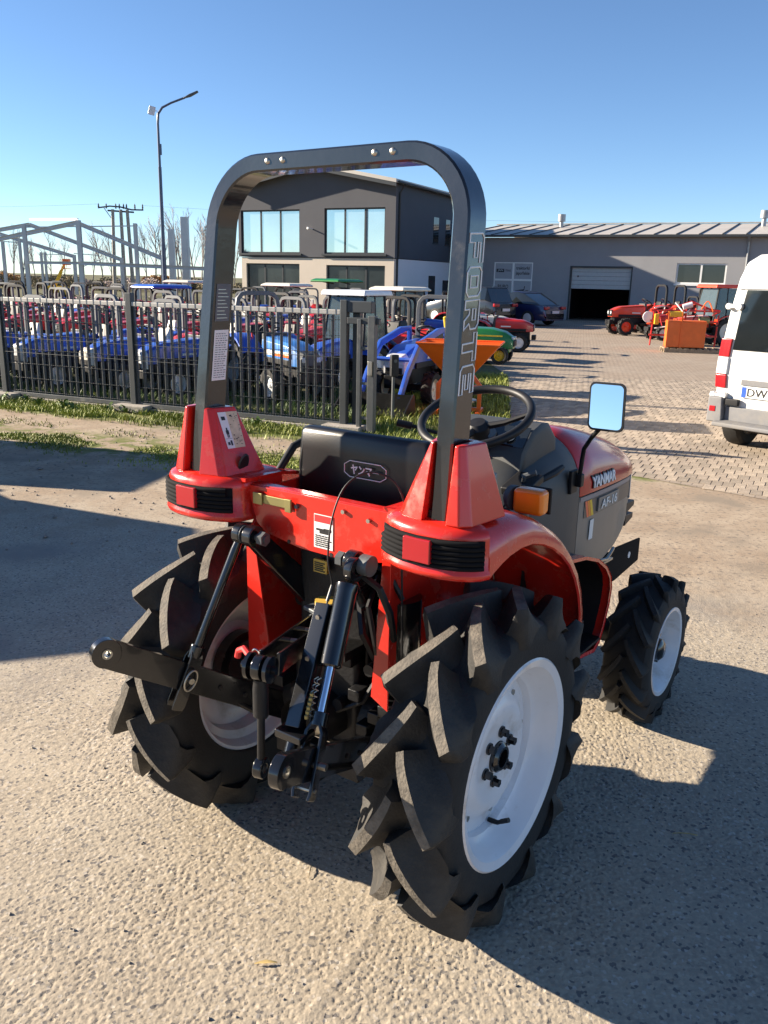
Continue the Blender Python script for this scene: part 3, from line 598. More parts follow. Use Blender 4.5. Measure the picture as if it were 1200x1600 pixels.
b = B(); b.box((-.2, -.05, 7.95), (.25, .06, .32), Matrix.Rotation(.25, 3, 'Y')); b.box((-.08, 0, 7.95), (.16, .03, .03)); b.build('floodlight', 'silver', lamp, bevel=.015)
b = B(); b.cyl((.06, 0, 6.35), (.06, 0, 6.75), .05, n=8); b.build('junction_box', 'lamp_blue', lamp)
up_ = az(195, 440, 75); pole = empty('power_pole', (up_.x, up_.y, 0), 0, 'triple legged power pole with crossarms and insulators', 'power pole')
for dx in (-.75, 0, .6): b = B(); b.tube([(dx*1.2, 0, 0), (dx*.9, 0, 7.0)], [.17, .13], 10); b.build('pole_leg', 'concrete', pole)
b = B(); b.tube([(-1.9, 0, 7.1), (-.9, 0, 7.25), (0, 0, 7.2), (.9, 0, 7.0), (1.9, 0, 7.0)], .06, 6); b.tube([(-1.1, 0, 6.9), (1.1, 0, 6.8)], .07, 6); b.tube([(-.7, 0, 6.1), (-1.4, 0, 7.1)], .03, 5); b.build('crossarm', 'seam_dark', pole)
for dx in (-1.85, -1.2, -.4, -.1, .25, .5, 1.2, 1.85): b = B(); b.lathe([(.0, 0), (.07, .02), (.05, .1), (.08, .16), (.05, .24), (.07, .3), (0, .45)], (dx, 0, 7.05), 'Z', 8); b.build('insulator', 'seam_dark', pole)
for k, (x0, z0, x1, z1) in enumerate(((-1.9, 7.4, -40, 7.6), (1.9, 7.35, 60, 7.6))):
    pts = [up_.xy.to_3d()+Vector((x0+(x1-x0)*t/10, t*.4, z0+(z1-z0)*t/10-2.2*(t/10)*(1-t/10))) for t in range(11)]
    b = B(); b.tube(pts, .006, 4); tag(b.build('overhead_wire', 'seam_dark'), ['thin overhead wire running left from the power pole', 'lower overhead wire running right from the power pole', 'upper overhead wire running right from the power pole'][k], 'wire')
# ------------------------------------------------------------------ bare trees and bushes far behind
def tree_mesh(h_, spread, seed, leaves=0):
    r = random.Random(seed); b = B(); twigs = B()
    def grow(p, d, l, rad, lev):
        pts = [p]; q_ = p
        for k in range(3): d = (d+Vector((r.gauss(0, .07), r.gauss(0, .07), .05))).normalized(); q_ = q_+d*l/3; pts.append(q_)
        (b if lev < 2 else twigs).tube(pts, [rad, rad*.85, rad*.68, rad*.5], 5 if lev < 1 else 3, cap=False)
        if lev >= 3: return
        nb = (9, 6, 4)[lev]
        for k in range(nb):
            t = .25+.75*(k+r.random())/nb; i = min(2, int(t*3)); base = pts[i].lerp(pts[i+1], t*3-i); a = r.random()*6.28
            nd = (d*(1.0 if lev else .9)+Vector((math.cos(a), math.sin(a), .2))*spread*(.9+.5*r.random())).normalized()
            grow(base, nd, l*(.5 if lev else .46)*(1.15-.5*t), rad*.42, lev+1)
    grow(Vector((0, 0, 0)), Vector((0, 0, 1)), h_, h_*.016, 0)
    return b.mesh('trunk', 'bark', recalc=False), twigs.mesh('crown', 'twig', recalc=False)
TM = [tree_mesh(7.5, .45, s_) for s_ in (1, 2, 3, 4)]
names_t = []
tpx = [(14, 372), (30, 380), (52, 386), (76, 380), (96, 388), (140, 384), (158, 372), (172, 378), (226, 372), (240, 362), (252, 366), (276, 352), (284, 368), (303, 356), (312, 362), (322, 358), (338, 366), (352, 372), (364, 380), (-14, 378)]
for k, (px, py) in enumerate(tpx):
    t = az(px, py, 105+(k*7) % 23); me = TM[k % 4]; sc2 = t.z/7.5
    e = empty('bare_tree', (t.x, t.y, 0), k*1.3, 'thin leafless tree in the far belt behind the steel frame', 'tree', 'leafless trees in the far belt'); e.scale = (sc2, sc2, sc2)
    inst(me[0], 'trunk', e); inst(me[1], 'crown', e)
def bush_mesh(seed, n=900, m='hedge_green'):
    r = np.random.default_rng(seed); b = B()
    for k in range(n):
        v = Vector(r.normal(0, 1, 3)); v = v.normalized()*(r.random()**.4); p = Vector((v.x*1.0, v.y*.7, .55+v.z*.5)); a = Vector(r.normal(0, 1, 3)).normalized(); c = a.cross(Vector(r.normal(0, 1, 3))).normalized(); s_ = .07*r.uniform(.6, 1.4)
        b.add([p+a*s_, p+c*s_*.7, p-a*s_, p-c*s_*.7], [(0, 1, 2, 3)])
    for k in range(5): b.tube([(0, 0, 0), (r.normal(0, .3), r.normal(0, .2), .7)], [.03, .01], 4)
    return b.mesh('bush', m, recalc=False)
BM = [bush_mesh(1), bush_mesh(2), bush_mesh(3, 900, 'leaf_rust'), bush_mesh(4, 700, 'twig')]
for k in range(34):
    px = -20+k*12.3+random.uniform(-4, 4); t = az(px, 436, 92+(k*5) % 17); kind = 2 if k in (2, 3, 22) else (3 if k % 3 == 0 else k % 2); sc2 = random.uniform(.8, 1.5)*(1.5 if kind == 2 else 1)
    tag(inst(BM[kind], 'bush', None, (t.x, t.y, 0), (0, 0, k), (sc2*1.3, sc2, sc2)), ['dull green bush in the far hedge behind the tractor lot', 'dull green bush in the far hedge behind the tractor lot', 'rust coloured bush in the far hedge at left', 'leafless brown bush in the far hedge'][kind], 'bush', 'bushes of the far hedge')

# trees behind the photographer, seen in the mirror and in the van's windows
for k, (x, y, s2) in enumerate(((-14, -48, 6.0), (-8, -55, 7.5), (-1, -50, 5.5), (6, -60, 7), (-22, -52, 7), (-30, -46, 6), (-70, -10, 4.6), (-62, -18, 5), (-80, -4, 4.2), (-55, -22, 3.8), (-88, 3, 5))):
    e = empty('hedge_tree', (x, y, 0), k, 'tree behind the viewer, seen only in the mirror', 'tree', 'trees seen only in the mirror'); e.scale = (s2*.7, s2*.7, s2)
    inst(BM[k % 2], 'crown', e, (0, 0, .1)); inst(TM[k % 4][0], 'trunk', e, None, None, (.1, .1, .1))
# ------------------------------------------------------------------ steel mesh fence
fence = empty('steel_fence', F0, 0, 'dark grey steel bar fence with a pale top rail along the tractor lot', 'fence')
FP = lambda e, d, z: F0+FE*e+FB*d+Vector((0, 0, z))
fr = Matrix.Rotation(math.atan2(FE.y, FE.x), 3, 'Z')
def fpart(b, name, m, **kw): return part(b, name, m, fence, **kw)
posts = [-4.6, -2.3, 0, 2.29, 3.70, 5.38]
for e in posts: b = B(); b.box(FP(e, 0, .76), (.085, .085, 1.53), fr); fpart(b, 'post', 'fence_paint', bevel=.006)
bar = B(); bar.box((0, 0, .73), (.027, .030, 1.24)); barm = bar.mesh('bar', 'steel_grey', smooth=0)
e = -4.55
k = 0
while e < 5.33:
    if min(abs(e-p) for p in posts) > .05:
        o = inst(barm, 'bar', fence, FP(e, 0, 0), (0, 0, math.atan2(FE.y, FE.x))); o.matrix_parent_inverse = Matrix.Translation(F0).inverted()
    e += .115; k += 1
wr = B()
for zc in (.14, .32, .52, .72, .92, 1.12, 1.30):
    wr.tube([FP(-4.6, -.02, zc), FP(5.38, -.02, zc)], .0035, 4)
for zc in (.72, .92): 
    wr.tube([FP(-4.6, -.035, zc-.05), FP(5.38, -.035, zc-.05)], .0035, 4)
e = -4.57
while e < 5.36: wr.tube([FP(e, -.022, .1), FP(e, -.022, 1.34)], .0025, 3); e += .0383
tag(fpart(wr, 'wire_mesh', 'fence_paint', smooth=0), kind='stuff')
for a, c in zip(posts, posts[1:]):
    b = B(); b.box(FP((a+c)/2, 0, 1.385), (c-a-.09, .07, .055), fr); fpart(b, 'top_rail', 'rail_light', bevel=.006)
    b = B(); b.box(FP((a+c)/2, 0, .085), (c-a-.09, .05, .06), fr); fpart(b, 'bottom_rail', 'steel_grey', bevel=.004)
    b = B(); b.box(FP((a+c)/2, 0, .02), (c-a+.02, .12, .06), fr); fpart(b, 'plinth', 'concrete', bevel=.006)
tm = B()
e = -4.5
while e < 5.35: tm.box(FP(e, 0, 1.385), (.006, .076, .062), fr); e += .115
tag(fpart(tm, 'rail_ribs', 'zinc', smooth=0), kind='stuff')
for e_ in (0, 2.3, 5.4): b = B(); b.box(FP(e_+.02, -.06, .05), (.5, .26, .09), fr); fpart(b, 'footing', 'concrete', bevel=.012)
gate = empty('gate_end', FP(5.75, -.03, 0), 0, 'end frame of the sliding gate with guide posts and latch box', 'gate')
def gpart(b, name, m, **kw): return part(b, name, m, gate, **kw)
for e_, d_, w, hgt in ((5.50, .10, .09, 1.47), (5.62, -.10, .05, 1.32), (5.78, -.10, .085, 1.36)): b = B(); b.box(FP(e_, d_, hgt/2), (w, w, hgt), fr); gpart(b, 'gate_post', 'steel_grey' if e_ > 5.6 else 'fence_paint', bevel=.005)
b = B(); b.box(FP(5.56, .02, 1.45), (.34, .1, .13), fr); gpart(b, 'guide_box', 'fence_paint', bevel=.008)
b = B(); b.box(FP(5.66, -.08, 1.30), (.40, .06, .07), fr); gpart(b, 'gate_rail', 'fence_paint', bevel=.005)
for zc in (.2, .6, 1.0): b = B(); b.box(FP(5.70, -.1, zc), (.12, .03, .03), fr); gpart(b, 'gate_stile_link', 'steel_grey')
b = B(); b.box(FP(5.78, -.155, .78), (.05, .03, .16), fr); gpart(b, 'latch', 'zinc', bevel=.005)
sg = empty('marker_post', (.08, 10.73, 0), .4, 'short steel post carrying a black box at the gate end', 'post')
b = B(); b.box((0, 0, .35), (.03, .03, .7)); b.build('post', 'steel_grey', sg); b = B(); b.box((0, -.02, .72), (.1, .07, .27)); b.build('box', 'plastic_black', sg, bevel=.01); b = B(); b.cyl((0, -.05, .78), (0, -.062, .78), .022, n=12); b.build('lens', 'steel_grey', sg)
# ------------------------------------------------------------------ lot tractors
def tyre_prof(r, w): return [(r*.58, -w*.42), (r*.72, -w*.52), (r*.9, -w*.5), (r*.94, -w*.3), (r*.95, 0), (r*.94, w*.3), (r*.9, w*.5), (r*.72, w*.52), (r*.58, w*.42)]
LM = {}
def wheel_meshes(r, w, rimm, lugs=14):
    key = (r, w, rimm)
    if key in LM: return LM[key]
    t = B(); t.lathe(tyre_prof(r, w), n=28)
    for i in range(lugs):
        for s_ in (-1, 1):
            a = 2*math.pi*(i+(.25 if s_ > 0 else -.25))/lugs; M = Matrix.Rotation(a, 4, 'X') @ Matrix.Translation((s_*w*.27, 0, r*.955)) @ Matrix.Rotation(s_*.75, 4, 'Z')
            k = len(t.v); t.box((0, 0, 0), (w*.62, r*.10, r*.10)); t.xf(M, k)
    rm = B(); rm.lathe([(r*.60, w*.40), (r*.56, w*.40), (r*.52, w*.1), (r*.3, w*.16), (r*.12, w*.2), (0, w*.2)], n=24); rm.lathe([(r*.60, -w*.40), (r*.56, -w*.40), (r*.52, w*.08), (0, w*.1)], n=24); rm.lathe([(0, w*.36), (r*.09, w*.36), (r*.11, w*.2)], n=10)
    LM[key] = (t.mesh('tyre', 'rubber', recalc=False), rm.mesh('rim', rimm)); return LM[key]
def hood_rings(y0, y1, w, z0, zt0, zt1, k=8):
    rings = []
    for i in range(k):
        t = i/(k-1); y = y0+(y1-y0)*t; ww = w*(1-.10*t-.22*max(0, t-.8)/.2); zt = zt0+(zt1-zt0)*t-.10*max(0, t-.78)/.22
        ring = [(-ww, y, z0), (-ww, y, z0+(zt-z0)*.55), (-ww*.94, y, z0+(zt-z0)*.82), (-ww*.74, y, zt-.015), (0, y, zt), (ww*.74, y, zt-.015), (ww*.94, y, z0+(zt-z0)*.82), (ww, y, z0+(zt-z0)*.55), (ww, y, z0)]
        rings.append(ring)
    return rings
def ltractor(name, body, rim='white', rops='steel_grey', nose=None, stripe=None, canopy=None, cab=None, loader=None, sheet=None, sc=1., big=False, seatm='plastic_black', folded=False):
    t = empty(name); rr, fr_ = (.46, .28) if big else (.42, .27)
    for s_ in (-1, 1):
        ty, rm = wheel_meshes(rr, .22, rim); o = inst(ty, 'rear_tyre', t, (s_*.43, 0, rr)); inst(rm, 'rim', o, None, (0, 0, 0 if s_ > 0 else math.pi))
        ty, rm = wheel_meshes(fr_, .16, rim, 12); o = inst(ty, 'front_tyre', t, (s_*.41, 1.22, fr_)); inst(rm, 'rim', o, None, (0, 0, 0 if s_ > 0 else math.pi))
    b = B(); b.bb(-.16, .16, -.15, .45, .32, .62); b.bb(-.13, .13, .45, 1.5, .34, .58); b.cyl((-.35, 0, rr), (.35, 0, rr), .075, n=10); b.box((0, 1.22, fr_+.02), (.7, .08, .09)); b.box((0, 1.62, .42), (.34, .12, .14)); b.build('chassis', 'iron_black', t, bevel=.01)
    hd = B(); hd.loft(hood_rings(.5, 1.60, .235, .58, .98, .90)); h_ = hd.build('hood', body, t, bevel=.006)
    if nose:
        b = B(); b.loft([[(x*.86, y, z) for x, z in ((-.22, .50), (-.225, .74), (-.17, .815), (.17, .815), (.225, .74), (.22, .50))] for y in (1.585,)]+[[(x*.78, 1.70, z) for x, z in ((-.21, .52), (-.215, .70), (-.15, .775), (.15, .775), (.215, .70), (.21, .52))]]); b.build('nose_cowl', nose, t, bevel=.012)
        b = B(); b.box((0, 1.705, .565), (.26, .02, .09)); 
        for k in range(3): b.box((0, 1.715, .54+k*.03), (.27, .012, .01))
        b.build('grille', 'plastic_black', t)
        for s_ in (-1, 1): b = B(); b.box((s_*.115, 1.702, .69), (.09, .02, .075), Matrix.Rotation(-s_*.18, 3, 'Z')); b.build('headlight', 'lens_clear', t, bevel=.008)
    else:
        b = B(); b.box((0, 1.605, .70), (.30, .03, .2))
        for k in range(4): b.box((0, 1.622, .63+k*.04), (.31, .014, .012))
        b.build('grille', 'plastic_black', t, bevel=.004)
        for s_ in (-1, 1): b = B(); b.cyl((s_*.10, 1.60, .72), (s_*.10, 1.628, .72), .05, n=14); b.build('headlight', 'lens_clear', t)
    if stripe:
        for s_ in (-1, 1): b = B(); b.bb(s_*.226-.006, s_*.226+.006, .62, 1.42, .735, .775); b.m(1).bb(s_*.227-.006, s_*.227+.006, .62, 1.42, .70, .735); b.build('stripe', stripe, t, smooth=0)
    for s_ in (-1, 1):
        b = B(); b.bb(min(s_*.215, s_*.238), max(s_*.215, s_*.238), .62, 1.40, .585, .665); b.build('side_vent', 'plastic_black', t, bevel=.004)
        b = B(); b.bb(min(s_*.232, s_*.2365), max(s_*.232, s_*.2365), .66, .95, .70, .735); b.build('hood_decal', 'white' if body != 'cream_paint' else 'ink_black', t, smooth=0)
    b = B(); b.tube(smooth_pts([(.15, .9, .5), (.27, .92, .47), (.29, 1.1, .46), (.29, 1.35, .46)], 3), .028, 8); b.build('exhaust', 'iron_black', t)
    for lx, ly, lh in ((-.24, .22, .98), (.25, .30, .95), (.21, .15, .90)): b = B(); b.tube([(lx, ly, .6), (lx*1.1, ly-.04, lh)], .008, 5); b.cyl((lx*1.1, ly-.04, lh-.01), (lx*1.12, ly-.05, lh+.05), .018, n=8); b.build('lever', 'plastic_black' if lx < .22 else 'red_ink', t)
    for s_ in (-1, 1):
        b = B(); rows = []
        for k in range(9):
            a = R(165-k*17); y, z = math.cos(a)*(rr+.07), rr+math.sin(a)*(rr+.07); rows.append([(s_*x, y*(1 if x < .5 else .99), z-dz) for x, dz in ((.20, 0), (.48, 0), (.545, .02), (.55, .05))])
        b.sheet(rows); b.sheet([[(s_*.20, p[0][1], p[0][2]) for p in rows], [(s_*.20, p[0][1]*.8, .55) for p in rows]]); b.build('fender', sheet or body, t, smooth=50)
    b = B(); b.loft([[(x, y, z) for x, y, z in ((-.19, .02, .72), (.19, .02, .72), (.19, .36, .74), (-.19, .36, .74))], [(-.17, .04, .79), (.17, .04, .79), (.17, .34, .80), (-.17, .34, .80)]]); b.loft([[(-.18, -.05, .78), (.18, -.05, .78), (.18, .03, .78), (-.18, .03, .78)], [(-.17, -.11, 1.10), (.17, -.11, 1.10), (.15, -.05, 1.10), (-.15, -.05, 1.10)]]); b.build('seat', seatm, t, bevel=.025)
    b = B(); b.loft([[(-.21, .38, .5), (.21, .38, .5), (.22, .52, .5), (-.22, .52, .5)], [(-.20, .44, 1.0), (.20, .44, 1.0), (.21, .53, 1.02), (-.21, .53, 1.02)]]); b.build('dashboard', 'console_grey', t, bevel=.02)
    b = B(); c = Vector((0, .36, 1.08)); b.tube([c+Matrix.Rotation(.5, 3, 'X') @ Vector((math.cos(a)*.175, math.sin(a)*.175, 0)) for a in [2*math.pi*i/20 for i in range(20)]], .014, 6, closed=True); b.cyl((0, .45, .95), c, .018, n=6); b.tube([c+Matrix.Rotation(.5, 3, 'X') @ Vector((-.17, 0, 0)), c, c+Matrix.Rotation(.5, 3, 'X') @ Vector((.17, 0, 0))], .01, 5); b.build('steering_wheel', 'plastic_black', t)
    b = B(); b.bb(-.42, .42, .32, .72, .37, .40); b.build('footplate', 'iron_black', t)
    if rops and not cab:
        b = B(); y = -.12; hh = 1.60
        pts = [(-.36, y, .45), (-.36, y, hh-.2), (-.34, y, hh-.09), (-.28, y, hh-.02), (-.2, y, hh), (.2, y, hh), (.28, y, hh-.02), (.34, y, hh-.09), (.36, y, hh-.2), (.36, y, .45)]
        b.tube(pts, .033, sec=[(-.8, -1), (.8, -1), (1, -.8), (1, .8), (.8, 1), (-.8, 1), (-1, .8), (-1, -.8)], upv=(0, 1, 0)); b.build('roll_bar', rops, t)
    if canopy:
        b = B(); b.loft([[(-.62, -.55, 1.80), (.62, -.55, 1.80), (.62, .85, 1.80), (-.62, .85, 1.80)], [(-.62, -.55, 1.86), (.62, -.55, 1.86), (.62, .85, 1.86), (-.62, .85, 1.86)], [(-.5, -.42, 1.92), (.5, -.42, 1.92), (.5, .72, 1.92), (-.5, .72, 1.92)]]); b.build('canopy', canopy, t, bevel=.03)
        for s_ in (-1, 1): b = B(); b.tube([(s_*.36, -.12, 1.75), (s_*.4, .5, 1.82)], .02, 6); b.build('canopy_strut', 'plastic_black', t)
    if cab:
        for sx in (-1, 1):
            for p0_, p1_, r_ in (((sx*.5, -.32, .8), (sx*.46, -.25, 1.82), .035), ((sx*.5, .55, .75), (sx*.44, .42, 1.82), .03), ((sx*.5, .1, .85), (sx*.45, .1, 1.82), .025)): b = B(); b.tube([p0_, p1_], r_, 6); b.build('cab_post', 'plastic_black', t)
        b = B(); b.loft([[(-.56, -.45, 1.82), (.56, -.45, 1.82), (.56, .6, 1.82), (-.56, .6, 1.82)], [(-.54, -.43, 1.93), (.54, -.43, 1.93), (.54, .56, 1.93), (-.54, .56, 1.93)]]); b.build('cab_roof', cab, t, bevel=.03)
        for pl in ([(-.48, -.30, .85), (.48, -.30, .85), (.45, -.25, 1.8), (-.45, -.25, 1.8)], [(-.48, .54, .95), (.48, .54, .95), (.43, .42, 1.8), (-.43, .42, 1.8)], [(.5, -.3, .85), (.5, .53, .85), (.45, .41, 1.8), (.46, -.25, 1.8)], [(-.5, -.3, .85), (-.5, .53, .85), (-.45, .41, 1.8), (-.46, -.25, 1.8)]):
            g = B(); c = sum((Vector(p) for p in pl), Vector())/4; nrm = (Vector(pl[1])-Vector(pl[0])).cross(Vector(pl[3])-Vector(pl[0])).normalized()*.006; g.loft([[Vector(p)-nrm for p in pl], [Vector(p)+nrm for p in pl]]); g.build('cab_window', 'cab_glass', t, smooth=0)
    if loader:
        for s_ in (-1, 1):
            b = B(); b.tube([(s_*.31, .35, .55), (s_*.31, .38, 1.12), (s_*.31, .75, 1.10), (s_*.31, 1.5, .95), (s_*.31, 1.95, .55), (s_*.31, 2.2, .22)], .05, sec=[(-.55, -1), (.55, -1), (.55, 1), (-.55, 1)]); b.build('loader_arm', loader, t, bevel=.008)
            b = B(); b.cyl((s_*.31, .5, .72), (s_*.31, 1.2, .97), .03, n=10); b.cyl((s_*.31, 1.2, .97), (s_*.31, 1.45, .98), .016, n=8); b.build('loader_ram', 'iron_black', t)
        b = B(); b.cyl((-.31, 1.75, .74), (.31, 1.75, .74), .03, n=8); b.build('loader_crossbar', loader, t)
        b = B(); b.prism([(2.2, .05), (2.22, .28), (2.27, .32), (2.6, .08), (2.6, .04)], 'X', -.55, -.53); b.prism([(2.2, .05), (2.22, .28), (2.27, .32), (2.6, .08), (2.6, .04)], 'X', .53, .55); b.prism([(2.2, .05), (2.22, .30), (2.24, .30), (2.22, .065), (2.6, .05), (2.6, .04)], 'X', -.53, .53); b.build('bucket', 'iron_black', t)
    t.scale = (sc, sc, sc); return t
mat('cab_glass', (.25, .33, .33), .05, trans=.75, var=.05, spec=.6); 
PROTO = {}
def proto(kind):
    if kind in PROTO: return None
    K = {'blue': dict(body='blue_paint', nose='silver', rops='rops_grey', rim='silver', sc=.88),
         'bluered': dict(body='blue_paint', nose='cream_paint', rops='rops_grey', rim='cream_paint', sc=.85, seatm='cream_paint'),
         'sky': dict(body='sky_paint', stripe=['cream_paint', 'orange_paint'], rops='rops_grey', rim='silver', sc=.95, big=True, nose='steel_grey', sheet='blue_paint'),
         'bluecab': dict(body='blue_paint', nose='silver', cab='silver', sc=.82, rim='silver'),
         'bluecanopy': dict(body='blue_paint', nose='silver', canopy='blue_paint', sc=.8, rim='silver'),
         'loader': dict(body='blue_paint', nose='silver', rops='rops_grey', loader='blue_paint', sc=.95, rim='cream_paint'),
         'red': dict(body='red_paint', rops='plastic_black', rim='silver', sc=.9),
         'redgrey': dict(body='red_paint', rops='rops_grey', rim='cream_paint', sc=.88, sheet='red_paint'),
         'redold': dict(body='red_paint', rops='steel_grey', rim='cream_paint', sc=.85, seatm='cream_paint'),
         'redcanopy': dict(body='red_paint', canopy='cream_paint', rops='plastic_black', sc=.84, rim='silver'),
         'green': dict(body='green_paint', canopy='green_paint', rops='plastic_black', sc=.92, rim='yellow_paint'),
         'orange': dict(body='orange_red', rops='plastic_black', rim='orange_red', sc=1.12, big=True),
         'orangecab': dict(body='orange_red', cab='orange_red', rim='cream_paint', sc=.96, big=True),
         'cream': dict(body='cream_paint', rops='plastic_black', rim='red_paint', sc=.9, sheet='red_paint')}[kind]
    nm = 'parked_tractor'
    PROTO[kind] = ltractor(nm, **K); return PROTO[kind]
ORD = ['leftmost']+[w_+' from left' for w_ in 'second third fourth fifth sixth seventh eighth ninth tenth eleventh twelfth thirteenth fourteenth fifteenth sixteenth seventeenth eighteenth nineteenth twentieth twenty-first twenty-second'.split()]
DESC = {'blue': 'blue tractor with silver nose and roll bar', 'bluered': 'blue tractor with cream nose, pale seat', 'sky': 'light blue tractor with striped hood', 'bluecab': 'blue tractor with a glazed silver cab', 'bluecanopy': 'blue tractor under a blue canopy', 'loader': 'blue tractor with light blue front loader', 'red': 'red tractor with black roll bar', 'redgrey': 'red tractor with grey hooped roll bar', 'redold': 'small red tractor with pale seat', 'redcanopy': 'red tractor under a cream canopy', 'green': 'green tractor under a green canopy', 'orange': 'orange red tractor with orange rims', 'orangecab': 'orange red tractor with a cab', 'cream': 'cream tractor with red fenders'}
def place_t(kind, x, y, fx, fy, label, group):
    o = proto(kind) or copy_tree(PROTO[kind]); s0 = o.scale.copy()
    o.location = (x, y, 0); o.rotation_euler = (0, 0, math.atan2(-fx, fy)); tag(o, label, 'tractor', group); return o
G1 = 'tractors parked in rows behind the fence'
for k, (kind, x, y, fx, fy) in enumerate((('bluered', -6.0, 14.50, -.58, -.81), ('blue', -4.66, 14.05, -.64, -.77), ('bluered', -3.62, 13.80, -.60, -.80), ('blue', -2.62, 13.35, -.66, -.75))):
    place_t(kind, x, y, fx, fy, DESC[kind]+' in front row behind fence, '+ORD[k], G1)
place_t('sky', -1.95, 13.25, .55, -.83, 'light blue tractor with orange hood stripes close behind the right end of the fence', G1)
place_t('loader', .74, 13.35, -.40, -.917, 'blue tractor with light blue front loader standing by the orange spreader', G1)
RK = random.Random(11)
def mixrow(e0, e1, st, kinds):
    out = []; e = e0
    while e < e1: out.append((e, RK.choice(kinds))); e += st*RK.uniform(.9, 1.15)
    return out
RED = ['red', 'redgrey', 'redold', 'red', 'blue', 'bluered', 'redgrey']
ROWS = [(4.4, 0, 'second', [(-.4, 'bluered'), (.9, 'redold'), (2.1, 'redgrey'), (3.35, 'bluecab'), (4.7, 'redold'), (6.9, 'redgrey')]),
        (6.4, 0, 'third', mixrow(-6.4, 8, 1.3, RED)), (8.5, 0, 'fourth', mixrow(-9, -4.6, 1.45, RED+['red'])+[(-3.7, 'bluecanopy'), (-2.5, 'red'), (-1.2, 'blue'), (.2, 'redold'), (1.5, 'red'), (2.8, 'red'), (4.2, 'redgrey'), (5.5, 'red'), (6.8, 'blue'), (8.0, 'cream')]),
        (10.8, 0, 'fifth', mixrow(-11.5, 9, 1.45, RED)), (13.2, 0, 'sixth', mixrow(-13.5, -5, 1.6, RED+['redcanopy'])+[(-4.2, 'red'), (-2.8, 'redcanopy'), (-1.4, 'red'), (0, 'redgrey'), (1.4, 'red'), (2.8, 'red'), (4.2, 'red'), (5.6, 'red'), (7.0, 'red')]),
        (15.8, 0, 'seventh', mixrow(-15, -3.6, 1.7, RED+['redcanopy', 'red'])+[(-2.5, 'green')]+mixrow(-1.1, 8, 1.5, RED)), (18.6, 0, 'eighth', mixrow(-17, 8.5, 1.9, RED+['redcanopy', 'bluecab'])), (22.0, 0, 'ninth', mixrow(-7, 7, 1.9, RED+['redcanopy']))]
for (bq, _, rn, lst) in ROWS:
    cnt = {}
    lst = [q_ for q_ in lst if (F0+FE*q_[0]+FB*bq).x < left_edge((F0+FE*q_[0]+FB*bq).y)-1.5]
    for k, (e, kind) in enumerate(lst):
        p = F0+FE*(e+random.uniform(-.12, .12))+FB*(bq+random.uniform(-.15, .15)); a = random.gauss(0, .09); fx, fy = (-.60, -.80) if bq < 12 else (-.45, -.89)
        fx, fy = fx*math.cos(a)-fy*math.sin(a), fx*math.sin(a)+fy*math.cos(a)
        place_t(kind, p.x, p.y, fx, fy, '%s in %s row behind fence, %s' % (DESC[kind], rn, ORD[k]), G1)
G2 = 'machines lined up along the left edge of the paved yard'
for kind, x, y, fx, fy, lab in (('redgrey', .35, 17.6, .85, -.52, 'red tractor with a grey hooped roll bar nearest the orange spreader'), ('redcanopy', .35, 21.3, -.6, -.8, 'red tractor under a cream canopy behind the blue loader tractor'), ('red', 2.45, 23.2, .97, -.24, 'red tractor pointing into the paved yard just behind the green mower'), ('cream', 2.2, 25.4, .97, -.24, 'cream hooded tractor between two red ones along the yard edge'), ('red', 1.9, 28.0, .97, -.24, 'red tractor farthest along the yard edge before the parked cars'), ('bluecab', .5, 23.6, .93, -.37, 'cab tractor behind the red ones beside the white office wall')):
    place_t(kind, x, y, fx, fy, lab, G2)
G3 = 'orange red machines in front of the warehouse'
for kind, x, y, fx, fy, lab in (('orange', 9.85, 32.0, -.985, -.17, 'new orange red tractor with orange rims, frontmost by the shutter door'), ('orange', 11.0, 33.4, -.985, -.17, 'orange red tractor parked directly behind the frontmost orange one'), ('orangecab', 10.35, 27.2, -.97, -.24, 'orange red cab tractor with pale rims beside the white van'), ('orange', 12.4, 34.6, -.985, -.17, 'orange red tractor at the back of the warehouse group'), ('red', 10.15, 29.4, -.98, -.2, 'red tractor with pale rims between the orange tractors and the orange box')):
    place_t(kind, x, y, fx, fy, lab, G3)
# ------------------------------------------------------------------ green ride-on mower
mo = empty('ride_on_mower', (1.50, 19.6, 0), math.atan2(-.96, -.28), 'green ride-on mower with yellow wheels at the edge of the paving', 'mower')
for s_ in (-1, 1):
    ty, rm = wheel_meshes(.2, .17, 'yellow_paint', 2); o = inst(ty, 'front_tyre', mo, (s_*.36, 1.12, .2)); inst(rm, 'rim', o, None, (0, 0, 0 if s_ > 0 else math.pi))
    ty, rm = wheel_meshes(.27, .24, 'yellow_paint', 3); o = inst(ty, 'rear_tyre', mo, (s_*.38, 0, .27)); inst(rm, 'rim', o, None, (0, 0, 0 if s_ > 0 else math.pi))
b = B(); b.loft([[(x*w, y, z*zt+(1-z)*.34) for x, z in ((-1, 0), (-1, .6), (-.8, .92), (0, 1), (.8, .92), (1, .6), (1, 0))] for y, w, zt in ((.5, .27, .80), (.9, .27, .79), (1.2, .26, .72), (1.38, .22, .60))]); b.build('hood', 'green_paint', mo, bevel=.015)
b = B(); b.box((0, 1.37, .46), (.36, .08, .14)); b.build('grille', 'plastic_black', mo, bevel=.02)
for s_ in (-1, 1): b = B(); b.box((s_*.14, 1.365, .57), (.12, .06, .07)); b.build('headlight', 'lens_clear', mo, bevel=.015); b = B(); b.bb(s_*.272-.004, s_*.272+.004, .55, 1.15, .60, .63); b.build('stripe', 'yellow_ink', mo)
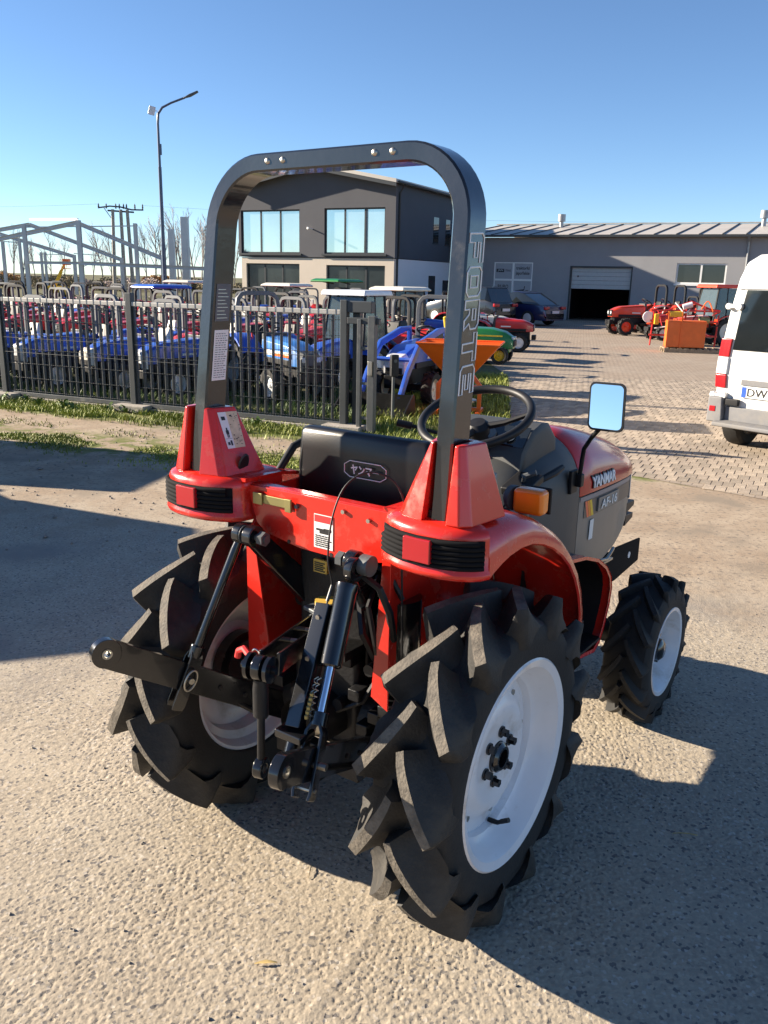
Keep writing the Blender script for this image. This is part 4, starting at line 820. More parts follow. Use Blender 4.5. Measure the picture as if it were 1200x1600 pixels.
for s_ in (-1, 1): b = B(); b.loft([[(s_*.2, -.3, .5), (s_*.48, -.3, .5), (s_*.48, .35, .5), (s_*.2, .35, .5)], [(s_*.2, -.25, .62), (s_*.46, -.22, .62), (s_*.44, .28, .58), (s_*.2, .3, .62)]]); b.build('fender', 'green_paint', mo, bevel=.03)
b = B(); b.bb(-.22, .22, -.1, .25, .6, .68); b.box((0, -.16, .82), (.42, .09, .36), Matrix.Rotation(.15, 3, 'X')); b.build('seat', 'yellow_paint', mo, bevel=.03); b = B(); b.tube([Vector((0, .42, .92))+Matrix.Rotation(.6, 3, 'X') @ Vector((math.cos(a)*.17, math.sin(a)*.17, 0)) for a in [2*math.pi*i/18 for i in range(18)]], .014, 6, closed=True); b.cyl((0, .52, .72), (0, .42, .92), .025, n=8); b.build('steering_wheel', 'plastic_black', mo)
b = B(); b.bb(-.5, .5, .3, .85, .1, .24); b.bb(-.2, .2, -.2, 1.3, .25, .36); b.build('mowing_deck', 'green_paint', mo, bevel=.03)
# ------------------------------------------------------------------ orange spreader
spd = empty('salt_spreader', (.98, 11.45, 0), R(-12), 'orange hopper spreader on a frame standing on the grass', 'spreader')
b = B(); t_ = .012
def frust(b, w0, d0, z0, w1, d1, z1): b.loft([[(-w0, -d0, z0), (w0, -d0, z0), (w0, d0, z0), (-w0, d0, z0)], [(-w1, -d1, z1), (w1, -d1, z1), (w1, d1, z1), (-w1, d1, z1)]], cap=False)
frust(b, .09, .09, .46, .54, .40, .97); frust(b, .075, .075, .46, .525, .385, .97); frust(b, .54, .40, .97, .525, .385, .97); frust(b, .09, .09, .40, .09, .09, .46); b.build('hopper', 'orange_paint', spd, smooth=30)
b = B(); b.tube([(-.54, -.4, .975), (.54, -.4, .975), (.54, .4, .975), (-.54, .4, .975)], .014, 6, closed=True); b.build('hopper_rim', 'orange_paint', spd)
b = B()
for s_ in (-1, 1):
    b.tube([(s_*.28, -.05, .05), (s_*.28, -.05, .42), (s_*.13, -.03, .6)], .026, sec=[(-1, -1), (1, -1), (1, 1), (-1, 1)]); b.tube([(s_*.28, -.3, .06), (s_*.28, .3, .06)], .026, sec=[(-1, -1), (1, -1), (1, 1), (-1, 1)])
b.tube([(-.28, -.05, .4), (.28, -.05, .4)], .024, sec=[(-1, -1), (1, -1), (1, 1), (-1, 1)]); b.tube([(-.28, -.05, .1), (.28, -.05, .1)], .024, sec=[(-1, -1), (1, -1), (1, 1), (-1, 1)]); b.build('stand', 'orange_paint', spd, smooth=0)
b = B(); b.cyl((0, 0, .20), (0, 0, .22), .24, n=24); b.cyl((0, 0, .1), (0, 0, .4), .03, n=10); b.build('spreading_disc', 'zinc', spd); b = B(); b.tube([(.2, -.1, .35), (.5, -.2, .42), (.62, -.22, .40)], .012, 6); b.box((.62, -.22, .40), (.14, .03, .06)); b.build('deflector', 'orange_paint', spd)
# ------------------------------------------------------------------ pallet with orange machine, red and yellow sprayer parts
pl_ = empty('wooden_pallet', (8.3, 24.0, 0), R(-10), 'wooden pallet carrying the orange steel box', 'pallet')
for y in (-.38, 0, .38): b = B(); b.bb(-.62, .95, y-.05, y+.05, 0, .1); b.build('runner', 'wood', pl_, bevel=.004)
for k in range(9): b = B(); b.bb(-.62+k*.175, -.62+k*.175+.13, -.42, .42, .1, .125); b.build('plank', 'wood', pl_, bevel=.003)
ob = empty('steel_salt_box', (8.27, 23.95, .125), R(-10), 'bright orange steel box with a middle seam standing on the pallet', 'machine')
for x0, x1 in ((-.55, -.20), (-.19, .46)): b = B(); b.bb(x0, x1, -.3, .25, .02, .74); b.build('box_panel', 'orange_paint', ob, bevel=.015)
b = B(); b.bb(-.57, .48, -.315, .27, .68, .70); b.build('flange', 'orange_paint', ob, bevel=.004)
b = B(); b.bb(-.565, -.53, -.32, -.28, .0, .98); b.bb(-.21, -.18, -.32, -.29, 0, 1.0); b.build('upright', 'orange_paint', ob)
sprr = empty('field_sprayer', (8.5, 24.9, 0), R(-8), 'red and yellow framed machine behind the orange box', 'machine')
b = B()
for x in (-.9, -.5, 0, .5, .9): b.tube([(x, 0, .1), (x+.03, 0, 1.15+.15*math.sin(x*5))], .025, 6)
for z in (.4, .8, 1.1): b.tube([(-.95, 0, z), (.95, .02, z)], .028, 6)
b.tube([(-.9, .3, .9), (.2, .3, 1.35), (1.0, .3, 1.05)], .03, 6); b.build('frame', 'red_paint', sprr)
b = B(); b.bb(-.45, -.05, -.12, .15, .92, 1.08); b.build('tank', 'yellow_paint', sprr, bevel=.03); b = B(); b.bb(-.85, -.72, -.1, .1, .7, 1.0); b.build('side_tank', 'yellow_paint', sprr, bevel=.02); b = B(); b.cyl((.35, -.15, .85), (.65, -.15, .85), .1, n=14); b.build('drum', 'brass', sprr, bevel=.02)
rq = random.Random(3)
for k in range(14): x0_, z0_ = rq.uniform(-1, 1), rq.uniform(.5, 1.2); b = B(); b.tube(smooth_pts([(x0_, rq.uniform(-.2, .3), z0_), (x0_+rq.uniform(-.3, .3), rq.uniform(-.2, .3), z0_+rq.uniform(-.1, .25)), (x0_+rq.uniform(-.5, .5), rq.uniform(-.2, .3), z0_+rq.uniform(-.3, .2))], 4), .018, 5); b.build('pipe', rq.choice(['red_paint', 'orange_paint', 'plastic_black', 'silver']), sprr)
b = B(); b.cyl((-.1, -.1, 1.2), (.15, -.1, 1.28), .08, n=12); b.cyl((-1.0, 0, .9), (-1.0, .1, .9), .16, n=16); b.build('fittings', 'silver', sprr)
# ------------------------------------------------------------------ cars
def car(name, loc, fx, fy, body, label, L_=4.4, Wd_=1.8, H_=1.5, suv=False):
    c = empty(name, (*loc, 0), math.atan2(-fx, fy), label, 'car'); w = Wd_/2; k = H_/1.5
    prof = [(-L_/2, .5, .80), (-L_/2+.08, .85, .92), (-L_/2+.5, (1.0 if suv else .95), .97), (L_/2-1.2, .93, 1.0), (L_/2-.35, .78, .96), (L_/2-.02, .55, .86)]
    b = B(); rings = []
    for y, zt, ww in prof: zt *= k; rings.append([(-w*ww*.96, y, .24), (-w*ww, y, .45), (-w*ww, y, zt-.18), (-w*ww*.94, y, zt), (w*ww*.94, y, zt), (w*ww, y, zt-.18), (w*ww, y, .45), (w*ww*.96, y, .24)])
    b.loft(rings); b.build('body', body, c, bevel=.05, seg=3)
    rear = -L_/2+(.25 if suv else .35)
    b = B(); z1 = .93*k; cr = [(rear, z1, .84), (rear+(.25 if suv else .85), H_-.08, .70), (rear+1.2, H_, .70), (L_/2-2.1, H_-.03, .70), (L_/2-1.15, z1, .82)]
    b.loft([[(-w*.86*q2, y, z1-.05), (-w*q2, y, z1+(z-z1)*.1), (-w*q2*.86, y, z), (w*q2*.86, y, z), (w*q2, y, z1+(z-z1)*.1), (w*.86*q2, y, z1-.05)] for (y, z, q2) in [(a, c2, .95) for a, c2, _ in cr]]); b.build('cabin_glass', 'dark_glass', c, bevel=.03)
    b = B(); b.loft([[(-w*.80, y, z), (w*.80, y, z), (w*.78, y, z+.025), (-w*.78, y, z+.025)] for y, z in ((cr[1][0], H_-.08), (cr[2][0], H_-.005), (cr[3][0], H_-.035))]); b.build('roof', body, c, bevel=.008)
    for s_ in (-1, 1):
        for y in (-L_/2+.85, L_/2-.85): b = B(); b.lathe([(0, -.1), (.2, -.1), (.31, -.08), (.32, .0), (.31, .09), (.22, .1)], (s_*w*.9, y, .32), 'X', 22); b.build('tyre', 'rubber', c); b = B(); b.lathe([(0, s_*.105), (.21, s_*.10), (.22, s_*.07)], (s_*w*.9, y, .32), 'X', 18); b.build('rim', 'silver', c)
        b = B(); b.box((s_*w*.74, -L_/2+.03, .80*k), (.34, .10, .13)); b.build('tail_light', 'lens_red', c, bevel=.02); b = B(); b.box((s_*w*.7, L_/2-.1, .62*k), (.36, .12, .12)); b.build('headlight', 'lens_clear', c, bevel=.02)
        b = B(); b.box((s_*w*1.05, L_/2-1.6, .98*k), (.2, .09, .13)); b.build('door_mirror', body, c, bevel=.03)
    b = B(); b.box((0, -L_/2-.015, .62*k), (.5, .02, .11)); b.build('licence_plate', 'white', c)
    return c
car('parked_car', (5.75, 38.6), -.72, .69, 'car_blue', 'dark blue car parked under the sign window of the warehouse', 3.9, 1.7, 1.42)
car('parked_car', (3.45, 37.6), -.72, .69, 'car_black', 'black estate car parked left of the dark blue car', 4.0, 1.75, 1.62, True)
# ------------------------------------------------------------------ white van
def van(name, loc, yaw, label, plate=True):
    v = empty(name, (*loc, 0), yaw, label, 'van')
    sec = [(-.90, .30), (-.945, .48), (-.955, .80), (-.95, 1.1), (-.90, 1.5), (-.835, 1.86), (-.77, 2.02), (-.64, 2.10), (0, 2.13), (.64, 2.10), (.77, 2.02), (.835, 1.86), (.90, 1.5), (.95, 1.1), (.955, .80), (.945, .48), (.90, .30)]
    def ring(y, sx=1., zt=2.13): return [(x*sx, y, z if z < 1.0 else 1.0+(z-1.0)*(zt-1.0)/1.13) for x, z in sec]
    b = B(); b.loft([ring(.03, .975, 2.11), ring(.08), ring(3.3), ring(3.7, .99, 2.0), ring(4.35, .96, 1.25), ring(4.75, .90, 1.05), ring(4.85, .8, .95)]); b.build('body', 'van_white', v, bevel=.012, smooth=50)
    for s_ in (-1, 1):
        def dx(f_, z): return s_*f_*float(np.interp(z, [.3, .8, 1.1, 1.5, 1.86, 2.02], [.90, .93, .92, .87, .80, .75]))
        zs = [.33, .60, .92, 1.08, 1.45, 1.76, 2.0]
        b = B(); out = [(dx(.90, z), z) for z in zs]; inn = [(s_*.012, z) for z in zs]
        b.loft([[(x, .035-.012*(i > 0), z) for x, z in (out+inn[::-1])] for i in range(2)]); d_ = b.build('rear_door', 'van_white', v, bevel=.008)
        zs = [1.10, 1.3, 1.5, 1.735]; b = B(); out = [(dx(.86, z), z) for z in zs]; inn = [(s_*.05, z) for z in zs]
        b.loft([[(x, .021-.008*i, z) for x, z in (out+inn[::-1])] for i in range(2)]); b.build('rear_window', 'dark_glass', v, bevel=.02)
        b = B(); b.box((s_*.45, .014, 1.755), (.72, .01, .02)); b.build('door_crease', 'van_white', v, bevel=.003)
        for z0, z1, m_ in ((1.02, 1.22, 'lens_red'), (.83, 1.018, 'lens_clear'), (.68, .828, 'lens_red')):
            b = B(); xo = lambda z: s_*float(np.interp(z, [.6, .8, 1.1, 1.3], [.935, .955, .945, .92])); b.loft([[(xo(z0)*.86, .0, z0), (xo(z0)*1.005, .02, z0), (xo(z0)*1.008, .12, z0), (xo(z0)*.86, .12, z0)], [(xo(z1)*.86, .0, z1), (xo(z1)*1.005, .02, z1), (xo(z1)*1.008, .12, z1), (xo(z1)*.86, .12, z1)]]); b.build('tail_light', m_, v, bevel=.012)
        for zc in (.60, 1.56):
            b = B(); b.box((dx(.97, zc), .0, zc), (.17, .035, .035)); b.cyl((dx(.89, zc), .02, zc), (dx(.89, zc), -.03, zc), .04, n=12); b.cyl((dx(1.03, zc), .03, zc), (dx(1.03, zc), -.02, zc), .035, n=12); b.build('hinge', 'van_white', v, bevel=.006)
        b = B(); b.prism([(s_*.965, .30), (s_*.965, .585), (s_*.80, .585), (s_*.78, .33), (s_*.80, .30)], 'Y', -.06, .2); b.build('bumper_corner', 'van_plastic', v, bevel=.02); b = B(); b.box((s_*.9, -.062, .45), (.07, .008, .06)); b.build('reflector', 'lens_red', v, bevel=.004)
        for y in (.47, 3.85): 
            b = B(); b.lathe([(.19, -.09), (.28, -.105), (.315, -.08), (.322, -.03), (.322, .03), (.315, .08), (.28, .105), (.19, .09)], (s_*.80, y, .322), 'X', 30); 
            for g_ in (-.05, 0, .05): pass
            b.build('tyre', 'rubber', v); b = B(); b.lathe([(0, s_*.03), (.1, s_*.05), (.19, s_*.085), (.2, -s_*.085)], (s_*.80, y, .322), 'X', 24); b.build('rim', 'silver', v)
    b = B(); b.bb(-.78, .78, -.005, .2, .31, .485); b.build('rear_skirt', 'van_plastic', v, bevel=.012); b = B(); b.prism([(-.12, .265), (-.12, .31), (-.02, .335), (.15, .335), (.15, .25)], 'X', -.86, .86); b.build('bumper_step', 'van_plastic', v, bevel=.012)
    b = B(); b.cyl((-.6, .25, .22), (.6, .25, .22), .03, n=8); b.bb(-.6, .6, .3, 3.5, .25, .32); b.build('underbody', 'iron_black', v)
    b = B(); b.box((-.70, -.01, .535), (.15, .05, .075)); b.build('door_latch', 'plastic_black', v, bevel=.01)
    b = B(); b.cyl((-.28, .025, .945), (-.28, .0, .945), .062, n=24); b.build('emblem_ring', 'chrome', v); b = B(); b.cyl((-.28, .002, .945), (-.28, -.006, .945), .05, n=24); em = b.build('emblem', 'lens_red', v)
    b = B(); b.bb(-.62, -.08, -.002, .018, .60, .72); p = b.build('licence_plate', 'white', v, bevel=.003); b = B(); b.bb(-.615, -.565, -.005, -.0025, .605, .715); b.build('plate_band', 'blue_ink', p)
    b = B(); b.bb(-.64, .30, .008, .024, .73, .79); b.build('plate_trim', 'van_plastic', v, bevel=.004)
    text('DW 7Y1', .11, 'ink_black', 'lettering', p, frame((-.33, -.0045, .66), (1, 0, 0), (0, 0, 1)), width=.44, height=.085, bold=.001)
    for s_ in (-1, 1): b = B(); b.prism([(3.45, 1.2), (4.1, 1.2), (3.75, 1.62), (3.45, 1.72)], 'X', s_*.93, s_*.94); b.build('side_window', 'dark_glass', v); b = B(); b.box((s_*1.08, 3.85, 1.35), (.2, .12, .3)); b.build('door_mirror', 'plastic_black', v, bevel=.03)
    b = B(); b.loft([[(-.8, 3.72, 1.80), (.8, 3.72, 1.80), (.78, 4.25, 1.28), (-.78, 4.25, 1.28)], [(-.8, 3.75, 1.83), (.8, 3.75, 1.83), (.78, 4.28, 1.31), (-.78, 4.28, 1.31)]]); b.build('windscreen', 'dark_glass', v)
    return v
fv = Vector((math.sin(R(50)), math.cos(R(50)))); rv = Vector((math.cos(R(50)), -math.sin(R(50))))
vo = Vector((4.12, 9.72))+rv*.80-fv*.47
van('delivery_van', vo, -R(50), 'white delivery van seen from behind at the right edge')
# vehicles parked left of the picture; only their shadows reach in
car('parked_car', (-6.5, 5.1), .1, -1, 'car_black', 'dark car standing left of the tractor, seen only by its large shadow', 4.6, 1.95, 1.78, True)
car('parked_car', (-7.35, 8.8), -.978, .208, 'car_blue', 'dark car farther left, seen only by the narrow shadow across the dirt', 4.2, 1.8, 1.5, True)
# ------------------------------------------------------------------ the red compact tractor in front
TO = Vector((-.2005, 2.2436, 0)); TYAW = -R(35)
T = empty('compact_tractor', TO, TYAW, 'red compact tractor with black roll bar and rear linkage in the foreground', 'tractor')
sq = [(-1, -1), (1, -1), (1, 1), (-1, 1)]
# --- rear wheels
RC = Vector((0, .185, .475)); RX = .475
def lug_mesh(sgn, R0, R1, hw, out, m, wb, wt, sweep, bend):
    b = B(); rings = []; K = 12
    def ring(x, ang, px, pa, base, top, f_):
        hh_ = top-base
        sec_ = ((-wb, 0), (-(wt+(wb-wt)*.66), .11), (-(wt+(wb-wt)*.36), .36), (-(wt+(wb-wt)*.13), .74), (-wt, 1), (wt, 1), (wt+(wb-wt)*.13, .74), (wt+(wb-wt)*.36, .36), (wt+(wb-wt)*.66, .11), (wb, 0))
        o_ = []
        for w_, q_ in sec_:
            r_ = base+hh_*q_; xx = x+px*w_*f_; aa = ang+pa*w_*f_/R0; o_.append((sgn*min(xx, hw+out), -r_*math.cos(aa), r_*math.sin(aa)))
        return o_
    for i in range(K+1):
        t = i/K; x = .002+(hw-.002)*t; ang = -sweep*(t**bend)
        dt = sweep*bend*(max(t, .08)**(bend-1)); tx, ta = hw, -dt*R0; l = math.hypot(tx, ta); px, pa = -ta/l, tx/l
        rings.append(ring(x, ang, px, pa, R0-.012-.018*max(0, t-.75)/.25, R1-.005*t*t, 1-.25*max(0, .3-t)/.3))
    rings.append(ring(hw+out*.7, -sweep*1.02, px, pa, R0-.045, R1-.026, .82)); rings.append(ring(hw+out, -sweep*1.03, px, pa, R0-.06, R0-.030, .6))
    b.loft(rings); nq = 10
    for fi, f_ in enumerate(b.f): b.mi[fi] = 1 if (fi < K*nq and fi % nq == 4) else 0
    return b.mesh('lug', m, smooth=48)
lug_r = {s: lug_mesh(s, .412, .477, .112, .014, ['rubber_lug', 'lug_top'], .078, .0135, .42, .78) for s in (-1, 1)}
carc = B(); carc.lathe([(.279, -.096), (.284, -.104), (.31, -.110), (.35, -.113), (.382, -.110), (.400, -.095), (.409, -.06), (.412, 0), (.409, .06), (.400, .095), (.382, .110), (.35, .113), (.31, .110), (.284, .104), (.279, .096), (.279, .085), (.279, -.085), (.279, -.096)], n=72); carc = carc.mesh('rear_tyre', 'rubber')
# rim: flange, barrel with drop centre, dished disc (outer side is +x)
rimb = B()
prof = [(.272, .104), (.294, .112), (.301, .106), (.297, .094), (.275, .085), (.262, .075), (.258, .045), (.236, .03), (.230, .0), (.236, -.03), (.258, -.045), (.262, -.062), (.275, -.072), (.292, -.078), (.298, -.088), (.292, -.096), (.268, -.092), (.262, -.08), (.254, -.055), (.230, -.04), (.222, 0), (.230, .035), (.248, .048), (.256, .075), (.272, .104)]
rimb.lathe(prof, n=72)
rimb.lathe([(.240, .012), (.225, .014), (.205, .018), (.18, .024), (.163, .040), (.145, .050), (.125, .050), (.110, .044), (.06, .044), (.045, .044), (.045, .034), (.105, .034), (.135, .040), (.165, .016), (.238, .004)], n=72)
rimb = rimb.mesh('rear_rim', 'rim_white', smooth=40)
nut = B(); nut.tube([(.03, 0, 0), (.052, 0, 0)], [.013, .012], 6); nut.cyl((.03, 0, 0), (.036, 0, 0), .017, n=14); nutm = nut.mesh('wheel_nut', 'paint_black')
hubm = B(); hubm.lathe([(.043, .02), (.043, .050), (.034, .058), (.026, .058), (.024, .035), (0, .035)], n=24); hubm = hubm.mesh('hub', 'paint_black')
hubin = B(); hubin.lathe([(.11, .02), (.11, -.02), (.085, -.03), (.07, -.10), (.0, -.10)], n=28); hubin = hubin.mesh('hub_flange', 'paint_black')
stud = B(); stud.cyl((.030, 0, 0), (.0345, 0, 0), .0085, n=10); studm = stud.mesh('rivet', 'zinc')
for s in (-1, 1):
    ty = inst(carc, 'rear_tyre', T, (s*RX, RC.y, RC.z), (R(9), 0, 0))
    for i in range(13):
        for q in (-1, 1): inst(lug_r[q], 'lug', ty, None, (-(2*math.pi*(i+(.25 if q > 0 else -.25))/13), 0, 0))
    rm = inst(rimb, 'rear_rim', T, (s*RX, RC.y, RC.z), (0, 0, 0 if s > 0 else math.pi)); inst(hubm, 'hub', rm, (.006, 0, 0)); inst(hubin, 'hub_flange', rm)
    for i in range(6):
        a = 2*math.pi*i/6+.3; inst(nutm, 'wheel_nut', rm, (.013, math.cos(a)*.072, math.sin(a)*.072))
    for i in range(8): a = 2*math.pi*i/8+.1; inst(studm, 'rivet', rm, (-.0075, math.cos(a)*.185, math.sin(a)*.185))
    b = B(); b.tube([(.02, .02, -.225), (.05, .02, -.222), (.075, .018, -.205)], [.008, .007, .005], 8); b.cyl((.062, .0188, -.213), (.085, .0175, -.198), .0075, n=8); b.build('valve_stem', 'plastic_black', rm)
# --- front wheels
FC = Vector((0, 1.585, .30)); FX = .485
lug_f = {s: lug_mesh(s, .278, .308, .084, .008, ['rubber', 'rubber_lug'], .028, .0085, .42, .85) for s in (-1, 1)}
fcar = B(); fcar.lathe([(.181, -.082), (.185, -.088), (.215, -.092), (.25, -.090), (.27, -.078), (.279, -.05), (.281, 0), (.279, .05), (.27, .078), (.25, .090), (.215, .092), (.185, .088), (.181, .082), (.181, .07), (.181, -.07), (.181, -.082)], n=56); fcar = fcar.mesh('front_tyre', 'rubber')
frim = B(); frim.lathe([(.172, .070), (.186, .072), (.190, .064), (.182, .056), (.168, .05), (.160, .03), (.150, -.03), (.168, -.05), (.182, -.056), (.190, -.064), (.186, -.072), (.172, -.07), (.160, -.06), (.142, -.03), (.150, .03), (.16, .052), (.172, .07)], n=56); frim.lathe([(.15, .012), (.11, .008), (.08, .018), (.04, .02), (0, .02), (0, .01), (.08, .006), (.15, .0)], n=48); frim = frim.mesh('front_rim', 'rim_white', smooth=40)
for s in (-1, 1):
    ty = inst(fcar, 'front_tyre', T, (s*FX, FC.y, FC.z), (.1, 0, 0))
    for i in range(15):
        for q in (-1, 1): inst(lug_f[q], 'lug', ty, None, (-(2*math.pi*(i+(.25 if q > 0 else -.25))/15), 0, 0))
    rm = inst(frim, 'front_rim', T, (s*FX, FC.y, FC.z), (0, 0, 0 if s > 0 else math.pi), (1.27, 1, 1))
    b = B(); b.lathe([(.05, .02), (.045, .05), (.03, .06), (0, .06)], n=20); b.build('hub_cap', 'paint_black', rm)
    for i in range(5): a = 2*math.pi*i/5; inst(nutm, 'wheel_nut', rm, (-.012, math.cos(a)*.062, math.sin(a)*.062), None, (1, .7, .7))
    b = B(); b.tube([(s*.14, 1.585, .32), (s*.34, 1.585, .33), (s*.42, 1.585, .30)], [.05, .05, .07], 12); b.cyl((s*.42, 1.585, .17), (s*.42, 1.585, .42), .05, n=14); b.build('front_axle', 'iron_black', T)
# --- transmission, rear axle, engine block
b = B(); b.bb(-.15, .15, .14, .62, .33, .80); b.bb(-.19, .19, .18, .5, .60, .86); b.bb(-.12, .12, .06, .15, .40, .74); b.bb(-.10, .10, .6, 1.9, .36, .6); b.build('transmission', 'iron_black', T, bevel=.018)
b = B(); b.lathe([(.11, -.36), (.085, -.34), (.08, -.22), (.12, -.15), (.12, .15), (.08, .22), (.085, .34), (.11, .36)], (0, .185, .475), 'X', 24); b.build('rear_axle', 'iron_black', T)
b = B(); b.bb(-.13, .13, .10, .17, .62, .98); b.bb(-.17, .17, .16, .30, .84, .99); b.bb(-.24, .24, .12, .3, 1.0, 1.07); b.build('hydraulic_housing', 'iron_black', T, bevel=.012)
b = B(); b.lathe([(.0, .05), (.03, .05), (.032, 0), (.03, -.01), (.018, -.02), (.018, -.06)], (0, 0, 0), 'Y', 16); b.build('pto_shaft', 'zinc', T, (0, .02, .47)); b = B(); b.lathe([(.085, -.09), (.09, .04), (.1, .05)], (0, 0, 0), 'Y', 20, a0=-.3, a1=math.pi+.3); b.build('pto_guard', 'plastic_black', T, (0, .05, .49))
b = B(); b.cyl((.04, .02, .84), (.04, .02, .875), .034, n=18); b.build('filler_cap', 'cap_yellow', T); b = B(); b.cyl((.04, .02, .74), (.04, .02, .84), .024, n=14); b.bb(-.03, .13, -.01, .1, .72, .745); b.build('filler_neck', 'iron_black', T)
b = B()
for k, pts in enumerate(([(.16, .1, .95), (.2, .0, .9), (.22, .02, .75), (.18, .08, .6)], [(.10, .09, .9), (.16, .03, .8), (.21, .06, .68), (.2, .1, .55)], [(-.05, .1, .6), (.05, .02, .52), (.15, .05, .58), (.2, .1, .7)], [(.2, -.03, 1.0), (.25, -.02, .97), (.27, .0, .9), (.25, .05, .8)], [(.15, .1, .98), (.24, .04, .99), (.27, .06, .92)])): b.tube(pts, .008+.003*(k % 2), 6)
b.build('hydraulic_hose', 'plastic_black', T)
b = B()
for x, z in ((.20, .55), (.235, .58), (.22, .64), (.16, .50), (.13, .60), (-.12, .66), (.10, .70), (-.16, .56)): b = B(); b.bb(x-.02, x+.02, .03, .14, z-.018, z+.018); b.build('valve_block', 'iron_black', T, bevel=.004)
for x, z in ((.19, .70), (.08, .56), (-.08, .55), (.24, .50)): b = B(); b.cyl((x, .12, z), (x, .02, z), .018, n=10); b.build('hose_fitting', 'iron_black', T)
b = B(); b.lathe([(0, -.10), (.05, -.10), (.065, -.08), (.065, .1), (0, .1)], (.22, .12, .80), 'Z', 18); b.build('filter_can', 'paint_black', T)
b = B(); b.tube([(.285, .03, 1.03), (.30, .02, .8), (.27, .06, .66), (.24, .1, .58)], .003, 5); b.build('wire', 'plastic_black', T)
# --- lower links, lift arms, rods
def eye(b, c, axis_, r, w, hole):
    c = Vector(c); a = Vector(axis_).normalized(); u = a.orthogonal().normalized(); v = a.cross(u); n = 26; rings = []
    for i in range(n):
        q = 2*math.pi*i/n; d = u*math.cos(q)+v*math.sin(q); rings.append([c+d*hole-a*w, c+d*r-a*w, c+d*r+a*w, c+d*hole+a*w])
    b.loft(rings, closed=True)
LH, LB = Vector((-.195, .12, .42)), Vector((-.377, -.42, .754)); RH, RB = Vector((.185, .09, .43)), Vector((.30, -.46, .67))
for (h0, b0, nm) in ((LH, LB, 'left'), (RH, RB, 'right')):
    d = (b0-h0).normalized(); sd_ = d.cross(Vector((0, 0, 1))).normalized(); upv = sd_.cross(d)
    b = B(); b.tube([h0, b0-d*.008], .041, sec=[(-.21, -1), (.21, -1), (.21, 1), (-.21, 1)], upv=upv); lk = b.build('lower_link', 'paint_black', T, bevel=.0012)
    b = B(); eye(b, b0, sd_, .042, .0125, .0145); b.build('link_eye', 'paint_black', lk, bevel=.0015); b = B(); eye(b, b0, sd_, .0146, .0150, .0095); b.build('ball', 'zinc', lk)
    b = B(); b.cyl(h0-sd_*.05, h0+sd_*.05, .02, n=14); b.build('pivot_pin', 'iron_black', lk)
    for t in (.28, .42): p_ = h0.lerp(b0, t); b = B(); b.cyl(p_-sd_*.013, p_+sd_*.014, .007, n=10); b.build('link_bolt', 'iron_black', lk)
AE = .182
for s in (-1, 1):
    piv = Vector((s*.115, .16, .80)); end = Vector((s*AE, -.043, 1.035))
    b = B(); b.tube([piv, piv.lerp(end, .6), end], [.040, .034, .028], sec=[(-.45, -1), (.45, -1), (.45, 1), (-.45, 1)], upv=(0, 1, 1)); la = b.build('lift_arm', 'paint_black', T, bevel=.005)
    b = B(); eye(b, end, (1, 0, 0), .032, .016, .008); b.build('arm_eye', 'paint_black', la, bevel=.003)
    b = B(); b.cyl(end+Vector((-.055, 0, 0)), end+Vector((.055, 0, 0)), .011, n=12); b.cyl(end+Vector((-s*.05, 0, 0)), end+Vector((-s*.030, 0, 0)), .021, n=6); b.cyl(end+Vector((s*.058, 0, 0)), end+Vector((s*.028, 0, 0)), .028, n=18); b.build('arm_pin', 'steel_grey', la)
b = B(); b.cyl((-.17, .16, .80), (.17, .16, .80), .035, n=18); b.build('rocker_shaft', 'iron_black', T)
# left lift rod with fork
e0 = Vector((-AE-.045, -.043, 1.035)); fk = LH.lerp(LB, .60)+Vector((0, 0, .0)); d = (fk-e0).normalized(); sdl = (LB-LH).normalized().cross(Vector((0, 0, 1))).normalized()
b = B(); b.tube([e0+d*.02, e0+d*.05, fk-d*.075], [.011, .0135, .0135], 14); lr = b.build('lift_rod', 'paint_black', T); b = B(); eye(b, e0, (1, 0, 0), .030, .014, .011); b.build('rod_eye', 'paint_black', lr, bevel=.003)
b = B()
for q in (-1, 1): b.tube([fk-d*.085+sdl*q*.006, fk-d*.06+sdl*q*.018, fk+d*.085+sdl*q*.020, fk+d*.10+sdl*q*.018], [.010, .0105, .0105, .009], sec=[(-1.9, -.4), (1.9, -.4), (1.9, .4), (-1.9, .4)], upv=sdl)
b.cyl(fk-d*.10, fk-d*.06, .021, n=14); b.build('fork', 'paint_black', lr, bevel=.002)
b = B(); b.cyl(fk-sdl*.04, fk+sdl*.04, .009, n=10); b.tube([fk+sdl*.035*1+(Vector((0, 0, 1))*math.cos(a)*.035+d.cross(sdl)*math.sin(a)*.016) for a in [2*math.pi*i/20 for i in range(20)]] if False else [fk+(sdl if sdl.y < 0 else -sdl)*.033+(d*math.cos(a)*.032+d.cross(sdl)*math.sin(a)*.017) for a in [2*math.pi*i/20 for i in range(20)]], .0028, 6, closed=True); b.build('lynch_pin', 'zinc', lr)
